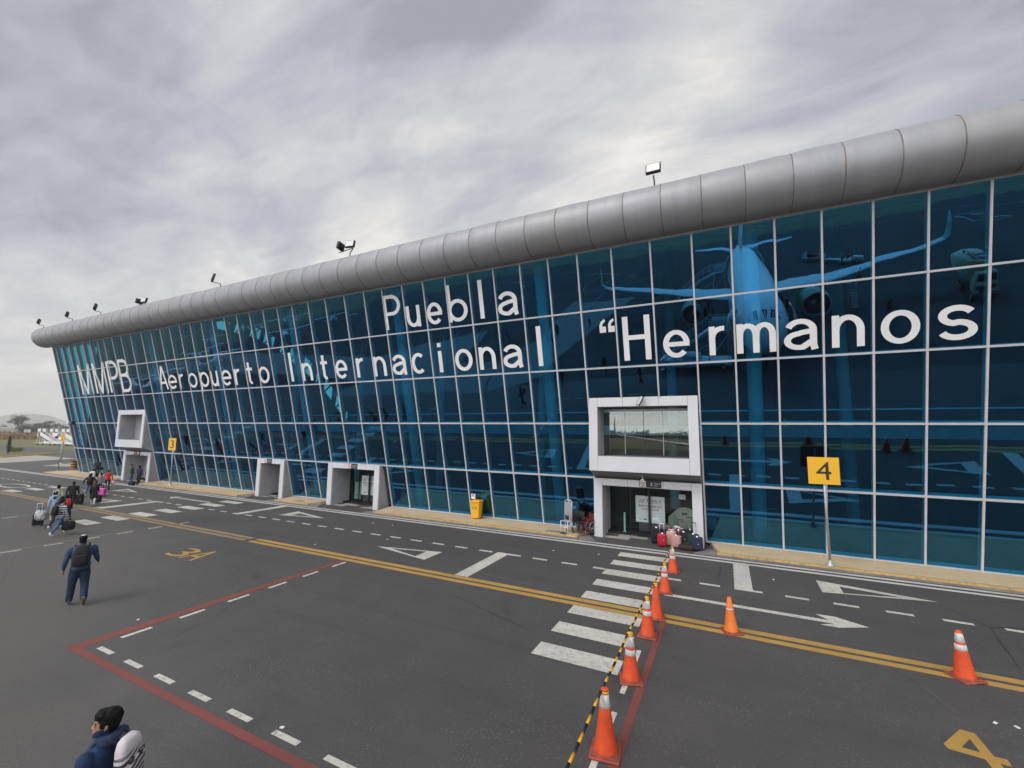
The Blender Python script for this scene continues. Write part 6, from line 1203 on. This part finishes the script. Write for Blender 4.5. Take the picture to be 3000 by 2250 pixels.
t = thing('round_bush', 'bright green rounded bush beside the slim cypress', 'bush', (-124.5, 33.2, .08)); m = MB(); rnd = random.Random(19); YL = [mat('leaf_lime', (0.24, 0.25, 0.04), .8, var=.3), LEAF[2]]; [leaves(m, (rnd.uniform(-1.0, 1.6), rnd.uniform(-.7, .7), rnd.uniform(.4, .7)), .6, 70, .10, rnd, YL, .7) for _ in range(14)]; m.build('foliage', t, False); m = MB(); m.tube([(0, 0, 0), (0, 0, .5)], .05, BARK, 6); m.build('stem', t)
s0 = airstair('first white mobile stairs from the left parked on the grass edge', (-173.8, 51.6, 0), R(-150), 3.6, 'mobile stairs parked in a row', plat=0.9, solid=True)
for k, l in enumerate(('second white mobile stairs from the left in the parked row', 'third white mobile stairs in the parked row, behind the yellow 2', 'last white mobile stairs in the row, cut by the building edge')): dup(s0, (-167.6 + 5.6 * k, 52.2 + .55 * k, 0), R(-150), l)
t = thing('field_board', 'small white board standing in the dry field', 'board', P3(-74.44, 300, 0), R(-74.4 + 0)); m = MB(); m.bbox((-1.0, -.04, 2.6), (1.0, .04, 3.8), WHITE); m.build('panel', t); m = MB(); [m.tube([(x, .08, 0), (x, .08, 3.7)], .05, GALV, 6) for x in (-.8, .8)]; m.build('posts', t); t.rotation_euler[2] = R(75)
m = MB(); m.bbox((-.5, -.052, 3.05), (.3, -.041, 3.35), LOGO); m.build('faded_print', t)
for az, d, h_, l in ((-75.95, 500, 14.5, 'thin pale mast at the left edge'), (-74.96, 520, 16, 'thin mast rising behind the spreading tree'), (-72.98, 500, 12.8, 'thin mast rising above the parked stairs')):
    m = MB(); m.tube([(0, 0, 0), (0, 0, h_)], [.14, .07], GALV, 8); m.bbox((-.5, -.06, h_ - .3), (.5, .06, h_ - .15), GALV); tag(m.build('mast', None, True, P3(az, d)), l, 'mast', 'masts beyond the field')
x, y = polar(-75.75, 545); t = thing('long_white_building', 'long low white building at the left edge below the far trees', 'building', (x, y, 0), R(76)); m = MB(); m.bbox((-16, -4, 0), (11.5, 4, 4.0), mat('far_white', (.55, .55, .54), .7, var=.06)); m.build('wall', t); m = MB(); m.extr([(-16.3, -4.4, 4.0), (-16.3, 4.4, 4.0), (-16.3, 4.4, 4.25), (-16.3, 0, 4.8), (-16.3, -4.4, 4.25)], (28.1, 0, 0), mat('far_roof', (.45, .46, .47), .5)); m.build('roof', t)
m = MB(); [m.bbox((-14 + 3.2 * k, -4.05, 1.4), (-12.2 + 3.2 * k, -4.01, 2.6), MATS['far_roof']) for k in range(8)]; m.build('window_row', t)
HILL = mat('hill_scrub', (0.055, 0.070, 0.062), .95, var=.25, vscale=.01); m = MB(); n = 40; V_ = []; hx_, hy_ = polar(-74.45, 4200)
for i in range(n + 1):
    for j in range(n + 1):
        u, v = (i / n - .5) * 2, (j / n - .5) * 2; X_, Y_ = u * 620, v * 300; r = math.hypot(X_ / 150, Y_ / 240); h_ = 78 * math.exp(-r ** 2.6 * .55) + 10 * max(0, 1 - (abs(u)) ** 2) * max(0, 1 - v * v) + 3 * math.sin(X_ * .03 + Y_ * .05)
        h_ *= max(0.0, min(1, (1 - max(abs(u), abs(v))) * 6)); a = R(74.45); V_.append((hx_ + X_ * math.cos(a) - Y_ * math.sin(a) * 1, hy_ + X_ * math.sin(a) + Y_ * math.cos(a), h_ - .5))
m.add(V_, [(i * (n + 1) + j, (i + 1) * (n + 1) + j, (i + 1) * (n + 1) + j + 1, i * (n + 1) + j + 1) for i in range(n) for j in range(n)], HILL, True); tag(m.build('hill'), kind='structure')
for x, y in ((-14.0, 6.37), (-6.9, 4.86 + .5), (4.06, 11.12), (4.34, 11.14), (-16.34, 13.74), (-14.2, 15.93), (-17.38, 18.29), (-16.1, 18.41), (-6.77, 17.86), (-4.9, 18.21), (1.3, 18.03)):
    m = MB(); a = random.uniform(0, 3); m.box((x, y, .012), (.07, .045, .012), SIGNW, RZ(a)); tag(m.build('paper_scrap'), 'tiny white paper scrap lying on the dark asphalt', 'litter', 'paper scraps on the asphalt')
# ------------------------------------------------------------------ the hazy air between the field and the hill
hzb = MB(); hzb.bbox((-5200, -900, -1.2), (900, 2600, 130), WHITE); hz_o = hzb.build('haze'); tag(hz_o, kind='stuff')
hm_ = bpy.data.materials.new('haze'); hm_.use_nodes = True; t_ = hm_.node_tree; t_.nodes.remove(t_.nodes['Principled BSDF']); pv_ = t_.nodes.new('ShaderNodeVolumePrincipled')
pv_.inputs['Color'].default_value = (0.97, 0.98, 1.0, 1); pv_.inputs['Density'].default_value = 0.0003; pv_.inputs['Anisotropy'].default_value = 0.2; t_.links.new(pv_.outputs[0], t_.nodes['Material Output'].inputs['Volume'])
hz_o.data.materials.clear(); hz_o.data.materials.append(hm_)
